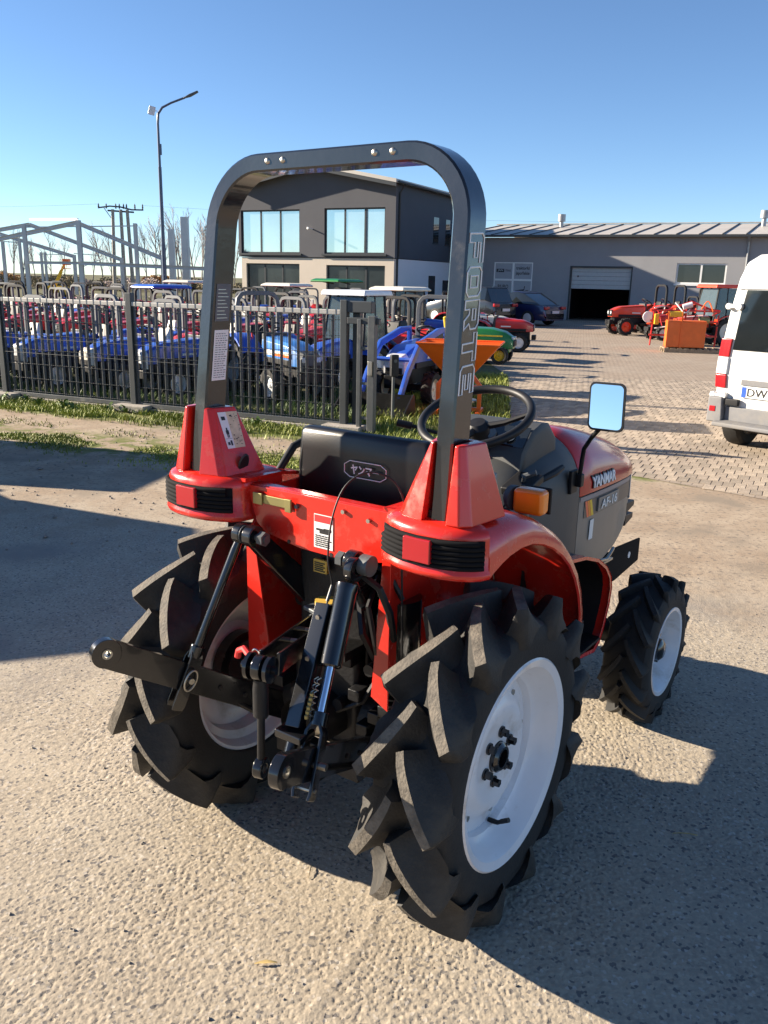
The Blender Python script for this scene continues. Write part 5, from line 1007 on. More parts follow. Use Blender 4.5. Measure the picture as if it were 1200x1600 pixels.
# right hydraulic cylinder
c0 = Vector((AE+.006, -.065, 1.02)); c1 = RH.lerp(RB, .74)+Vector((-.004, -.004, .0)); d = (c1-c0).normalized(); sdr = (RB-RH).normalized().cross(Vector((0, 0, 1))).normalized()
b = B(); b.tube([c0+d*.035, c0+d*.04, c0+d*.055, c0+d*.062, c0+d*.25, c0+d*.255], [.02, .031, .031, .029, .029, .024], 24); cy = b.build('hydraulic_cylinder', 'paint_black', T, smooth=30)
b = B(); b.cyl(c0+d*.25, c1-d*.10, .0125, n=16); b.build('piston_rod', 'rod_blue', cy); b = B(); eye(b, c0+Vector((.012, 0, .004)), (1, 0, 0), .034, .012, .011); b.build('cylinder_eye', 'paint_black', cy, bevel=.003)
b = B(); b.cyl(c1-d*.125, c1-d*.09, .022, n=14)
for q in (-1, 1): b.tube([c1-d*.10+sdr*q*.008, c1-d*.075+sdr*q*.021, c1+d*.07+sdr*q*.023, c1+d*.085+sdr*q*.020], .010, sec=[(-1.9, -.4), (1.9, -.4), (1.9, .4), (-1.9, .4)], upv=sdr)
b.build('cylinder_fork', 'paint_black', cy, bevel=.002); b = B(); b.cyl(c1-sdr*.045, c1+sdr*.045, .009, n=10); b.cyl(c1+d*.06-sdr*.03, c1+d*.06+sdr*.03, .005, n=8); b.build('fork_pin', 'zinc', cy)
# square sensor bar beside the cylinder
s0 = Vector((.055, -.13, .865)); s1 = Vector((.205, -.33, .60)); d2 = (s1-s0).normalized()
s0 = c0+d*.10+Vector((-.044, -.012, .0)); s1 = c1-d*.075+Vector((-.054, -.015, .0)); d2 = (s1-s0).normalized()
b = B(); b.tube([s0, s1], .021, sec=[(-1, -1), (1, -1), (1, 1), (-1, 1)], upv=(1, 0, 0)); sb_ = b.build('sensor_bar', 'paint_black', T, bevel=.002)
for t in (.08, .42): p_ = s0.lerp(s1, t); b = B(); b.cyl(p_+Vector((.0, -.02, .0)), p_+Vector((.0, -.028, .0)), .007, n=6); b.build('screw', 'zinc', sb_)
b = B(); b.box(s1+d2*.012, (.085, .06, .022)); b.cyl(s1+d2*.02, s1+d2*.10, .016, n=12); b.build('bar_foot', 'paint_black', sb_, bevel=.005)
for off_ in (.0, .018): 
    b = B(); bp0 = s0.lerp(s1, .55)+Vector((.032+off_*.5, -.012, .0)); b.tube([bp0+d2*(i*.004)+Vector((math.cos(i*1.6)*.005, math.sin(i*1.6)*.005, 0)) for i in range(26 if off_ else 18)], .0016, 5); b.build('spring', 'zinc', sb_)
for i in range(6): b = B(); p_ = s0.lerp(s1, .68+.035*i)+Vector((.036, -.02, .0)); b.lathe([(0, -.007), (.0055, -.004), (.0055, .004), (0, .007)], p_, 'Z', 10); b.build('chain_bead', 'brass', sb_)
b = B(); top = s0+Vector((.0, 0, .0)); b.tube(smooth_pts([top, top-d2*.05+Vector((.003, .0, .005)), top+Vector((-.012, .02, .12)), top+Vector((-.022, .05, .22)), top+Vector((-.01, .09, .30)), top+Vector((.035, .13, .335)), top+Vector((.09, .16, .315)), top+Vector((.12, .175, .25)), top+Vector((.125, .18, .18))]), .0025, 6); b.build('control_cable', 'plastic_black', T); b = B(); b.tube([top-d2*.01, top-d2*.05+Vector((.003, 0, .004))], [.005, .0035], 8); b.build('cable_sleeve', 'steel_grey', T)
# top link channel and hanging link
tl = B(); a0 = Vector((.02, .06, .80)); a1 = Vector((.125, -.31, .83))
dtl = (a1-a0).normalized(); stl = dtl.cross(Vector((0, 0, 1))).normalized()
for q in (-1, 1): tl.tube([a0+stl*q*.03, a1+stl*q*.024], .030, sec=[(-.14, -1), (.14, -1), (.14, 1), (-.14, 1)], upv=(0, 0, 1))
tlo = tl.build('top_link_channel', 'paint_black', T, bevel=.003)
b = B(); b.box(a0.lerp(a1, .12)+Vector((0, 0, .036)), (.12, .06, .014), Matrix.Rotation(-.27, 3, 'Z')); b.build('channel_cap', 'steel_grey', tlo, bevel=.004)
for t in (.3, .55): p_ = a0.lerp(a1, t); b = B(); b.cyl(p_-stl*.04, p_+stl*.04, .006, n=8); b.build('channel_bolt', 'zinc', tlo)
h0_, h1_ = Vector((.118, -.335, .825)), Vector((.125, -.345, .555))
b = B(); b.tube([h0_+Vector((0, 0, -.03)), h0_+Vector((0, 0, -.06)), h0_+Vector((0, 0, -.13)), h0_+Vector((0, 0, -.135)), h1_+Vector((0, 0, .02))], [.017, .02, .02, .010, .010], 14); hl = b.build('hanging_link', 'iron_black', T, smooth=30)
for c_, r_ in ((h0_, .032), (h1_, .028)): b = B(); eye(b, c_, (1, .25, 0), r_, .012, .011); b.build('link_eye', 'paint_black', hl, bevel=.003)
b = B(); eye(b, h0_+Vector((.028, .005, 0)), (1, .25, 0), .034, .005, .011); eye(b, h0_-Vector((.028, .005, 0)), (1, .25, 0), .034, .005, .011); b.cyl(h0_-Vector((.05, .01, 0)), h0_+Vector((.045, .01, 0)), .010, n=10); b.build('clevis', 'paint_black', hl)
b = B(); b.tube([(.03+.012*math.cos(a), -.26+.004*math.cos(a), .80+.022*math.sin(a)) for a in [2*math.pi*i/18 for i in range(18)]], .002, 5, closed=True); b.build('pin_ring', 'chrome', hl); b = B(); b.tube([(.0, -.25, .79), (-.03, -.24, .80), (-.055, -.235, .785), (-.06, -.235, .765)], .009, 8); b.build('pull_handle', 'red_ink', hl)
# drawbar and stabiliser
b = B(); b.bb(-.035, .035, -.02, .5, .30, .325); b.bb(-.16, .16, .02, .06, .33, .40); b.build('drawbar', 'iron_black', T, bevel=.004); b = B(); b.tube([(.20, .02, .42), (.30, -.16, .50)], .010, 8); b.tube([(-.21, .03, .42), (-.29, -.12, .55)], .010, 8); b.build('check_chain', 'iron_black', T)
# --- fenders
def cap_plan(inset=0):
    base = [(.245, .16), (.245, .02), (.252, -.012), (.27, -.036), (.30, -.056), (.345, -.074), (.40, -.082), (.46, -.078), (.505, -.064), (.536, -.044), (.553, -.024), (.561, -.004), (.545, .010), (.50, .02), (.48, .16)]
    c = Vector((.40, .06)); out = []
    for x, y in base:
        v = Vector((x, y)); n = (v-c); l = n.length
        out.append((x-n.x/l*inset, y-n.y/l*inset if y < .15 else y))
    return out
for s in (-1, 1):
    b = B(); rings = []
    for z, i_ in ((1.054, .03), (1.056, .010), (1.061, .001), (1.068, -.004), (1.076, -.003), (1.084, .003), (1.15, .006), (1.165, .006), (1.178, .012), (1.187, .03), (1.190, .055)): rings.append([(s*x, y, z+.0*y) for x, y in cap_plan(i_)])
    b.loft(rings); fd = b.build('fender_cap', 'hero_red', T, smooth=50)
    # ribbed lens following the curved rear, and the square reflector
    pl = [p for p in cap_plan(-.001) if p[1] < .0]
    pl = pl[1:-1]; cv = []
    for i in range(len(pl)-1):
        for t in (0, .5): cv.append((pl[i][0]+(pl[i+1][0]-pl[i][0])*t, pl[i][1]+(pl[i+1][1]-pl[i][1])*t))
    cv.append(pl[-1]); ctr = Vector((.40, .06))
    b = B()
    for k in range(6):
        zc = 1.092+k*.0122; trim = 0 if k < 4 else 0
        cc = cv[(1 if k > 3 else 0):len(cv)-(1 if k > 4 else 0)]
        b.tube([(s*x, y+.001, zc) for x, y in cc], .0066, 8)
    bk = [(s*x, y+.004) for x, y in cv]; b.sheet([[(x, y, z) for x, y in bk] for z in (1.086, 1.160)]); b.build('lamp_grille', 'matte_black', fd, smooth=60)
    b = B(); b.box((s*.405, -.082, 1.1255), (.078, .022, .060), Matrix.Rotation(s*-.0, 3, 'Z')); b.build('reflector', 'lens_red', fd, bevel=.003)
    # arch over the wheel
    lip = [(-.004, 1.063), (.022, 1.074), (.06, 1.086), (.10, 1.095), (.16, 1.100), (.23, 1.095), (.30, 1.076), (.37, 1.048), (.44, 1.008), (.50, .962), (.55, .908), (.59, .845), (.615, .775), (.625, .70)]
    rows = []
    for i, (y, z) in enumerate(lip):
        a_, c_ = lip[max(0, i-1)], lip[min(len(lip)-1, i+1)]; tg = Vector((c_[0]-a_[0], c_[1]-a_[1])).normalized(); nv = Vector((-tg.y, tg.x)); nv = Vector((0, 1)).lerp(nv, min(1, max(0, (i-3)/3))).normalized()
        hgt = (.124, .112, .099, .090, .083, .076, .068, .060, .054, .050, .047, .047, .047, .047)[i]; ring = []
        for x, o_ in ((.245, hgt), (.46, hgt), (.515, hgt*.93), (.545, hgt*.72), (.559, hgt*.4), (.562, .0), (.556, -.004), (.552, .004), (.54, hgt*.5), (.50, hgt-.016), (.46, hgt-.010), (.245, hgt-.010)): ring.append((s*x, y+nv.x*o_, z+nv.y*o_))
        rows.append(ring)
    b = B(); b.loft(rows); b.build('fender', 'hero_red', T, smooth=50)
    b = B(); b.prism([(.02, .66), (.02, 1.04), (.10, 1.15), (.26, 1.15), (.40, 1.09), (.53, .98), (.62, .84), (.66, .62), (.45, .50), (.20, .52)], 'X', s*.242, s*.252); b.build('fender_inner_wall', 'hero_red', T, bevel=.002)
    b = B(); b.prism([(.235, 1.04), (.205, .63), (.262, .60), (.262, 1.04)], 'Y', .012, .018) if s > 0 else b.prism([(-.235, 1.04), (-.18, .69), (-.205, .62), (-.262, .60), (-.262, 1.04)], 'Y', .012, .018); b.build('fender_leg', 'hero_red', T, bevel=.0015)
    # two part cover around the roll bar foot
    def block(bot, top, z0=1.186, z1=1.378): b = B(); b.loft([[(s*x, y, z0) for x, y in bot], [(s*x, y, z1) for x, y in top]]); return b
    block([(.285, .125), (.303, -.016), (.322, -.034), (.390, -.050), (.392, .125)], [(.358, .075), (.376, .015), (.386, -.008), (.395, -.016), (.396, .075)]).build('roll_bar_cover', 'hero_red', T, bevel=.004)
    block([(.457, -.050), (.494, -.046), (.518, -.022), (.532, .125), (.457, .125)], [(.458, -.021), (.470, -.020), (.480, -.004), (.494, .072), (.458, .075)]).build('roll_bar_cover', 'hero_red', T, bevel=.005)
    b = B(); b.loft([[(s*.385, .10, 1.186), (s*.465, .10, 1.186), (s*.465, .125, 1.186), (s*.385, .125, 1.186)], [(s*.39, .075, 1.376), (s*.465, .075, 1.376), (s*.465, .085, 1.376), (s*.39, .085, 1.376)]]); b.build('cover_front', 'hero_red', T)
    b = B(); b.bb(min(s*.39, s*.457), max(s*.39, s*.457), -.02, .10, 1.165, 1.21); b.build('roll_bar_bracket', 'iron_black', T, bevel=.004)
# catch hole in the left cover and sticker
b = B(); b.lathe([(0, .001), (.018, .001), (.022, -.003)], (0, 0, 0), 'Z', 18); o = b.build('cover_slot', 'ink_black', T); o.matrix_local = frame((-.2995, .048, 1.215), (0, 1, 0), (.30, 0, 1)) @ Matrix.Diagonal((1, 1.5, 1, 1))
def on_cover(y, z, lift=.0016):     # point on the sloped inner face of the left cover
    t = (z-1.186)/.192; yb0, yb1 = -.016+t*.031, .125-t*.05; xb = (.303+t*.073)+((.285+t*.073)-(.303+t*.073))*((y-yb0)/(yb1-yb0)); return Vector((-xb+lift, y, z))
def sticker(b, pf, y0, y1, z0, z1, lift): b.add([pf(y0, z0, lift), pf(y1, z0, lift), pf(y1, z1, lift), pf(y0, z1, lift)], [(0, 1, 2, 3)])
yb, yt = .004, .068
def oc2(u, v, lift):    # u 0..1 along y, v 0..1 up
    z = 1.262+v*.103; y = .012+u*.062+.0*v; return on_cover(y, z, lift)
b = B(); b.add([oc2(0, 0, .0016), oc2(.42, 0, .0016), oc2(.42, 1, .0016), oc2(0, 1, .0016)], [(0, 1, 2, 3)]); b.m(1).add([oc2(.42, 0, .0016), oc2(1, 0, .0016), oc2(1, 1, .0016), oc2(.42, 1, .0016)], [(0, 1, 2, 3)])
st = b.build('warning_sticker', ['white', 'cream_sticker'], T, recalc=False, smooth=0)
b = B(); rs = random.Random(5)
for k in range(26):
    u, v = rs.uniform(.46, .92), rs.uniform(.04, .92); l_, h_ = rs.uniform(.04, .12), rs.uniform(.012, .03)
    b.add([oc2(u, v, .0024), oc2(min(.98, u+l_), v, .0024), oc2(min(.98, u+l_), v+h_, .0024), oc2(u, v+h_, .0024)], [(0, 1, 2, 3)])
for (u, v, w_, h_) in ((.10, .78, .2, .1), (.18, .50, .08, .07), (.14, .40, .16, .10), (.16, .30, .05, .1), (.23, .30, .05, .1), (.08, .10, .12, .08), (.24, .08, .1, .14), (.02, .27, .38, .008)):
    b.add([oc2(u, v, .0024), oc2(u+w_, v, .0024), oc2(u+w_, v+h_, .0024), oc2(u, v+h_, .0024)], [(0, 1, 2, 3)])
b.build('sticker_print', 'ink_black', st, recalc=False, smooth=0)
# --- rear panel between the fenders
b = B(); b.prism([(-.265, 1.165), (.30, 1.168), (.30, 1.04), (.13, 1.005), (-.06, 1.008), (-.19, 1.03), (-.225, 1.055)], 'Y', .020, .030); b.bb(-.262, .30, .030, .065, 1.158, 1.168); rp = b.build('rear_panel', 'hero_red', T, bevel=.002)
b = B(); b.bb(-.215, -.10, .010, .016, 1.120, 1.146); b.bb(-.225, -.19, .004, .010, 1.116, 1.150); b.bb(-.10, -.078, .002, .010, 1.112, 1.150); b.build('bracket', 'brass', rp, bevel=.0015)
for x, z in ((-.175, 1.13), (-.208, 1.133), (-.066, 1.131), (.185, 1.135), (.10, 1.145)): b = B(); b.cyl((x, .021, z), (x, .011, z), .0065, n=6); b.build('panel_bolt', 'zinc' if x > 0 else 'steel_grey', rp)
for x, z in ((.20, 1.02), (.055, 1.0125), (-.10, 1.02)): b = B(); b.cyl((x, .021, z), (x, .0185, z), .006, n=10); b.build('panel_hole', 'ink_black', rp)
b = B(); b.bb(-.005, .062, .0180, .0196, 1.025, 1.122); dc = b.build('danger_decal', 'white', rp, smooth=0); b = B(); b.bb(-.003, .060, .0172, .0178, 1.100, 1.120); b.build('decal_header', 'red_ink', dc, smooth=0)
b = B(); b.bb(.003, .035, .0172, .0178, 1.076, 1.082); b.bb(.015, .05, .0172, .0178, 1.068, 1.076); b.bb(.03, .056, .0172, .0178, 1.076, 1.084)
for k in range(6):
    x = .0
    while x < .052: w_ = rs.uniform(.004, .012); b.bb(x, x+w_, .0172, .0178, 1.03+k*.0058, 1.0335+k*.0058); x += w_+.003
b.build('decal_print', 'ink_black', dc, smooth=0)
b = B(); b.bb(-.055, -.005, .075, .085, .925, .965); b.build('spec_plate', 'cap_yellow', T, bevel=.001); b = B()
for k in range(5): b.bb(-.050, -.012-.006*(k % 2), .073, .0745, .930+k*.006, .933+k*.006)
b.build('spec_plate_print', 'ink_black', T, smooth=0)
# --- roll bar
b = B(); path = []; lean = lambda z: .032+(z-1.35)*.105
xb, xt, zt, rad = .424, .408, 2.047, .165
path.append((xb, 1.17))
for k in range(6): path.append((xb+(xt-xb)*k/5, 1.25+(zt-rad-1.25)*k/5))
for k in range(1, 13): a = math.pi/2*k/12; path.append((xt-rad+rad*math.cos(a), zt-rad+rad*math.sin(a)))
full = [(x, z) for x, z in path]+[(x, z) for x, z in [(.12, zt), (0, zt), (-.12, zt)]]+[(-x, z) for x, z in path[::-1]]
rings = []
for i, (x, z) in enumerate(full):
    a_, c_ = full[max(0, i-1)], full[min(len(full)-1, i+1)]; tg = Vector((c_[0]-a_[0], c_[1]-a_[1])).normalized(); nv = Vector((tg.y, -tg.x)); w_, dd, ch = .0235, .042, .005; yc = lean(z)
    rings.append([(x+nv.x*p, yc+q, z+nv.y*p) for p, q in ((-w_, -dd+ch), (-w_+ch, -dd), (w_-ch, -dd), (w_, -dd+ch), (w_, dd-ch), (w_-ch, dd), (-w_+ch, dd), (-w_, dd-ch))])
b.loft(rings); rb = b.build('roll_bar', 'rops_paint', T, smooth=30)
for x in (-.204, -.150, .148, .202): b = B(); y0 = lean(zt)-.042; b.lathe([(0, -.005), (.005, -.0045), (.008, -.002), (.009, 0)], (x, y0, zt+.002), 'Y', 16); b.build('bolt_head', 'zinc', rb)
yo = lean(1.68)
LET = {'F': [[(0, 0), (.3, 0), (.3, .36), (.82, .36), (.82, .60), (.3, .60), (.3, .77), (1, .77), (1, 1), (.16, 1), (0, .86)]],
       'O': [[(.16, 0), (.84, 0), (1, .16), (1, .84), (.84, 1), (.16, 1), (0, .84), (0, .16)], [(.3, .25), (.7, .25), (.7, .75), (.3, .75)]],
       'R': [[(0, 0), (.3, 0), (.3, .32), (.48, .32), (.68, 0), (1, 0), (.8, .34), (1, .46), (1, .84), (.84, 1), (0, 1)], [(.3, .55), (.7, .55), (.7, .77), (.3, .77)]],
       'T': [[(.35, 0), (.65, 0), (.65, .76), (1, .76), (1, 1), (0, 1), (0, .76), (.35, .76)]],
       'E': [[(.16, 0), (1, 0), (1, .23), (.3, .23), (.3, .39), (.85, .39), (.85, .61), (.3, .61), (.3, .77), (1, .77), (1, 1), (.16, 1), (0, .86), (0, .14)]]}
for k, ch in enumerate('FORTE'):
    b = B(); zt_ = 1.862-k*.0755
    for pl in LET[ch]:
        pts_ = []
        for u, v in pl:
            z = zt_-u*.066-(1-v)*.004; xo_ = .424-(z-1.25)*(.016/.632)+.0235+.0006; pts_.append((xo_, lean(z)-.033+v*.066, z))
        b.tube(pts_, .0023, 5, closed=True, upv=(1, 0, 0))
    b.build('letter', 'white_ink', rb, smooth=0)
# stickers on the inner face of the left leg
def legp(x, y, z): return (x, y, z)
xin = lambda z: -(.424-(z-1.25)*(.016/.63)-.0235)+.0012
b = B(); z0, z1 = 1.455, 1.60; b.add([(xin(z), lean(z)+dy, z) for z, dy in ((z0, -.026), (z0, .030), (z1, .030), (z1, -.026))], [(0, 1, 2, 3)]); sk = b.build('roll_bar_sticker', 'white', rb, recalc=False, smooth=0)
b = B()
for k in range(20):
    z = z0+.008+k*.0066; y = -.02
    while y < .02: w_ = rs.uniform(.003, .012); b.add([(xin(z)+.0008, lean(z)+y, z), (xin(z)+.0008, lean(z)+y+w_, z), (xin(z)+.0008, lean(z)+y+w_, z+.002), (xin(z)+.0008, lean(z)+y, z+.002)], [(0, 1, 2, 3)]); y += w_+.003
b.build('sticker_print', 'ink_grey', sk, recalc=False, smooth=0)
b = B(); z0, z1 = 1.625, 1.73; b.add([(xin(z), lean(z)+dy, z) for z, dy in ((z0, -.028), (z0, .028), (z1, .028), (z1, -.028))], [(0, 1, 2, 3)]); sk2 = b.build('rating_plate', 'ink_grey', rb, recalc=False, smooth=0)
b = B()
for k in range(9):
    z = z0+.008+k*.010; b.add([(xin(z)+.0008, lean(z)-.022, z), (xin(z)+.0008, lean(z)+.02-.006*(k % 3), z), (xin(z)+.0008, lean(z)+.02-.006*(k % 3), z+.002), (xin(z)+.0008, lean(z)-.022, z+.002)], [(0, 1, 2, 3)])
b.build('plate_print', 'zinc', sk2, recalc=False, smooth=0)
# --- seat
b = B(); rings = []
for z, w_, y0, y1 in ((.98, .205, .205, .28), (1.06, .225, .208, .28), (1.16, .234, .214, .28), (1.25, .236, .220, .28), (1.300, .233, .224, .278), (1.314, .226, .230, .272), (1.318, .214, .238, .262)):
    c = .014; rings.append([(-w_, y1-c, z), (-w_, y0+c, z), (-w_+c*.3, y0+c*.3, z), (-w_+c, y0, z), (0, y0-.002, z), (w_-c, y0, z), (w_-c*.3, y0+c*.3, z), (w_, y0+c, z), (w_, y1-c, z), (w_-c, y1, z), (0, y1-.01, z), (-w_+c, y1, z)])
b.loft(rings); b.xf(Matrix.Translation((0, 0, 0))); se = b.build('seat_back', 'seat_vinyl', T, smooth=60)
b = B(); b.tube([(-.218, .216, 1.02), (-.224, .224, 1.20), (-.218, .232, 1.275), (-.195, .238, 1.30), (0, .236, 1.304), (.195, .238, 1.30), (.218, .232, 1.275), (.224, .224, 1.20), (.218, .216, 1.02)], .010, 8); b.build('seat_piping', 'seat_vinyl', se)
b = B(); b.loft([[(-.22, .27, .92), (.22, .27, .92), (.23, .72, .95), (-.23, .72, .95)], [(-.23, .26, .98), (.23, .26, .98), (.24, .73, 1.02), (-.24, .73, 1.02)], [(-.21, .28, 1.02), (.21, .28, 1.02), (.22, .70, 1.05), (-.22, .70, 1.05)]]); b.build('seat_cushion', 'seat_vinyl', T, bevel=.02)
bz, by = 1.215, .2085
oct_ = [(-.075, -.012), (-.055, -.024), (.055, -.024), (.075, -.012), (.075, .012), (.055, .024), (-.055, .024), (-.075, .012)]
b = B(); b.tube([(.03+x, by-.003, bz+z) for x, z in oct_], .0014, 5, closed=True); bd = b.build('badge_outline', 'white_ink', se)
text('ヤンマー', .05, 'white_ink', 'lettering', se, frame((.03, by-.004, bz), (1, 0, 0), (0, .05, 1)), width=.10, height=.028, bold=.0012)
# grab bar left of the seat
b = B(); b.tube([(-.30, .20, 1.17), (-.29, .26, 1.24), (-.275, .34, 1.265), (-.26, .44, 1.25), (-.25, .52, 1.17), (-.245, .54, 1.06)], .0125, 10); b.build('grab_bar', 'plastic_black', T)
# --- console, dashboard
def yz_loft(b, prof, wfun, k=5):      # profile in (y,z), width by station, rounded sides
    rings = []
    for x_, ins in ((-1, .03), (-.985, .012), (-.94, 0), (.94, 0), (.985, .012), (1, .03)):
        cy_, cz_ = sum(p[0] for p in prof)/len(prof), sum(p[1] for p in prof)/len(prof); ring = []
        for y, z in prof: v = Vector((y-cy_, z-cz_)); l = v.length; f_ = (l-ins)/l; ring.append((x_*wfun(y, z), cy_+v.x*f_, cz_+v.y*f_))
        rings.append(ring)
    b.loft(rings)
b = B()
def con_sec(y, w, zm, zt, n=12):
    ring = [(-w*.96, y, .52), (-w, y, .62)]
    for k in range(-n, n+1): a = math.pi/2*k/n; ring.append((w*math.copysign(abs(math.sin(a))**.92, a), y, zm+(zt-zm)*(abs(math.cos(a))**.86 if abs(k) < n else 0)))
    return ring+[(w, y, .62), (w*.96, y, .52)]
b.loft([con_sec(*q_) for q_ in ((1.334, .2385, .95, 1.196), (1.328, .2405, .95, 1.202), (1.22, .240, .96, 1.195), (1.12, .238, .97, 1.18), (1.0, .234, .97, 1.155), (.92, .228, .97, 1.12), (.85, .218, .93, 1.06), (.80, .205, .86, .98), (.77, .19, .78, .90))]); co = b.build('console', 'console_grey', T, smooth=50)
b = B(); yz_loft(b, [(.96, 1.10), (.97, 1.165), (1.04, 1.235), (1.12, 1.258), (1.18, 1.252), (1.25, 1.19), (1.26, 1.12)], lambda y, z: .165); b.build('binnacle', 'console_grey', T, smooth=40)
b = B(); b.add([(-.15, .99, 1.178), (.15, .99, 1.178), (.15, 1.055, 1.242), (-.15, 1.055, 1.242)], [(0, 1, 2, 3)]); b.xf(Matrix.Translation((0, -.004, .006))); b.build('instrument_glass', 'dark_glass', co, recalc=False, smooth=0)
for x, z in ((-.08, .03), (.0, .035), (.085, .03)): b = B(); b.cyl((x, 1.01, 1.212), (x, 1.005, 1.219), .03 if x == 0 else .02, n=18); b.build('gauge', 'white' if x else 'panel_grey', co)
b = B(); b.add([(.02, .955, 1.203), (.085, .955, 1.203), (.10, .985, 1.212), (.035, .99, 1.212)], [(0, 1, 2, 3)]); b.build('hazard_sticker', 'red_ink', co, recalc=False, smooth=0)
b = B(); b.box((.20, .90, 1.075), (.10, .14, .03), Matrix.Rotation(.25, 3, 'X')); b.build('lever_plate', 'plastic_black', co, bevel=.006)
b = B(); b.tube([(.20, .90, 1.07), (.215, .88, 1.11)], .008, 8); b.tube([(.205, .885, 1.105), (.25, .90, 1.125)], .010, 8); b.build('throttle_lever', 'steel_grey', co); b = B(); b.tube([(.23, .98, 1.08), (.255, 1.04, 1.10), (.258, 1.10, 1.112)], [.012, .014, .010], 8); b.build('shift_lever', 'plastic_black', co); b = B(); b.tube([(-.10, .93, 1.20), (-.24, .86, 1.235)], .007, 7); b.tube([(-.24, .86, 1.235), (-.29, .835, 1.245)], .014, 10); b.build('shuttle_lever', 'plastic_black', co)
b = B(); b.bb(.17, .235, .52, .66, .95, 1.17); b.build('side_tank', 'panel_grey', T, bevel=.02)
b = B(); b.tube([(.262, .66, 1.03), (.272, .76, 1.00), (.27, .85, .93), (.262, .90, .82), (.26, .92, .70)], .022, 12); b.build('handrail', 'console_grey', T)
# steering wheel
sc0 = Vector((0, .905, 1.290)); TR = Matrix.Rotation(R(24), 3, 'X'); b = B()
b.tube([sc0+TR @ Vector((math.cos(a)*.197, math.sin(a)*.197, 0)) for a in [2*math.pi*i/56 for i in range(56)]], .0155, 12, closed=True); sw = b.build('steering_wheel', 'plastic_black', T)
b = B()
for a in (.3, math.pi-.3, -math.pi/2): b.tube([sc0+TR @ Vector((math.cos(a)*.19, math.sin(a)*.19, 0)), sc0+TR @ Vector((math.cos(a)*.10, math.sin(a)*.10, -.03)), sc0+TR @ Vector((0, 0, -.045))], [.009, .011, .014], 8)
b.build('spoke', 'plastic_black', sw); b = B(); b.lathe([(0, .01), (.03, .008), (.045, -.01), (.04, -.04), (.0, -.04)], (0, 0, -.03), 'Z', 24); o = b.build('hub', 'plastic_black', sw); o.matrix_local = Matrix.Translation(sc0) @ TR.to_4x4(); b = B(); b.cyl(sc0+TR @ Vector((0, 0, -.05)), (0, 1.02, 1.10), .028, n=14); b.build('column', 'plastic_black', sw)
# --- hood and side panels
def hood_sec(y, w, zb, zt, n=12):
    ring = []; hgt = zt-zb
    for k in range(-n, n+1):
        a = math.pi/2*k/n; ring.append((w*math.copysign(abs(math.sin(a))**.92, a), y, zb+hgt*(abs(math.cos(a))**.86 if abs(k) < n else 0)))
    return ring
b = B(); hs = [(1.340, .238, .950, 1.200), (1.345, .241, .950, 1.204), (1.5, .240, .944, 1.190), (1.65, .237, .938, 1.166), (1.80, .230, .931, 1.130), (1.94, .219, .925, 1.092), (2.04, .204, .921, 1.052), (2.095, .184, .918, 1.015), (2.13, .150, .915, .975), (2.145, .10, .914, .945)]
b.loft([hood_sec(*h_) for h_ in hs]); hood = b.build('hood', 'hood_red', T, smooth=55)
def side_pt(y, z, lift=0):
    w = float(np.interp(y, [1.34, 1.5, 1.65, 1.8, 1.94, 2.04, 2.095, 2.13], [.237, .237, .233, .225, .214, .198, .177, .14])); return Vector((w+lift, y, z))
botz = lambda y: float(np.interp(y, [1.34, 1.42, 1.55, 1.7, 1.85, 1.95, 2.04, 2.12], [.655, .628, .60, .592, .615, .655, .71, .80]))
topz = lambda y: float(np.interp(y, [1.34, 2.09], [.946, .914]))
b = B(); ys = list(np.linspace(1.345, 1.9, 10))+[1.95, 2.0, 2.05, 2.09, 2.12]
rings = []
for y in ys:
    p = side_pt(y, 0); w = p.x-.001; z1 = topz(y)-.002; z0 = botz(y); rings.append([(-w+.012, y, z0), (-w, y, z0+.02), (-w, y, z1), (w, y, z1), (w, y, z0+.02), (w-.012, y, z0)])
b.loft(rings); sp_ = b.build('side_panel', 'panel_grey', T, smooth=40)
def strip(y0, y1, zf0, zf1, lift, m, name, par, n=10, skew=0):
    b = B(); rows = []
    for t in (0, 1): rows.append([side_pt(y0+(y1-y0)*i/n+skew*t, (zf1 if t else zf0)(y0+(y1-y0)*i/n), lift) for i in range(n+1)])
    b.sheet(rows); return b.build(name, m, par, recalc=False, smooth=60)
strip(1.352, 2.055, lambda y: topz(y)-.022, lambda y: topz(y)-.003, .0015, 'strip_blue', 'trim_strip', sp_, 14) if mat('strip_blue', (.17, .19, .23), .35) else 0
strip(1.40, 2.04, lambda y: topz(y)-.095, lambda y: topz(y)-.024, .0012, 'strip_grey', 'dark_band', sp_, 12)
for y0, m_ in ((1.432, 'orange_red'), (1.456, 'orange_ink'), (1.480, 'yellow_ink')): strip(y0, y0+.022, lambda y: topz(y)-.095, lambda y: topz(y)-.024, .0020, m_, 'stripe', sp_, 2, -.03)
strip(1.54, 1.80, lambda y: topz(y)-.088, lambda y: topz(y)-.030, .008, 'panel_grey', 'model_plate', sp_, 6)
b = B(); pp = [side_pt(1.54+(.26)*i/4, topz(1.54+.26*i/4)-.059, .004) for i in range(5)]; b.tube(pp, .0285, sec=[(-.14, -1), (.14, -1), (.14, 1), (-.14, 1)], upv=(0, 0, 1)); b.build('plate_back', 'panel_grey', sp_, bevel=.002)
def side_frame(y, z, lift):
    p = side_pt(y, z, lift); q_ = side_pt(y+.05, z+(topz(y+.05)-topz(y)), lift); return frame(p, q_-p, (0, 0, 1))
text('AF-16', .06, 'white', 'model_lettering', sp_, side_frame(1.67, topz(1.67)-.060, .0095), width=.21, height=.040, bold=.0008)
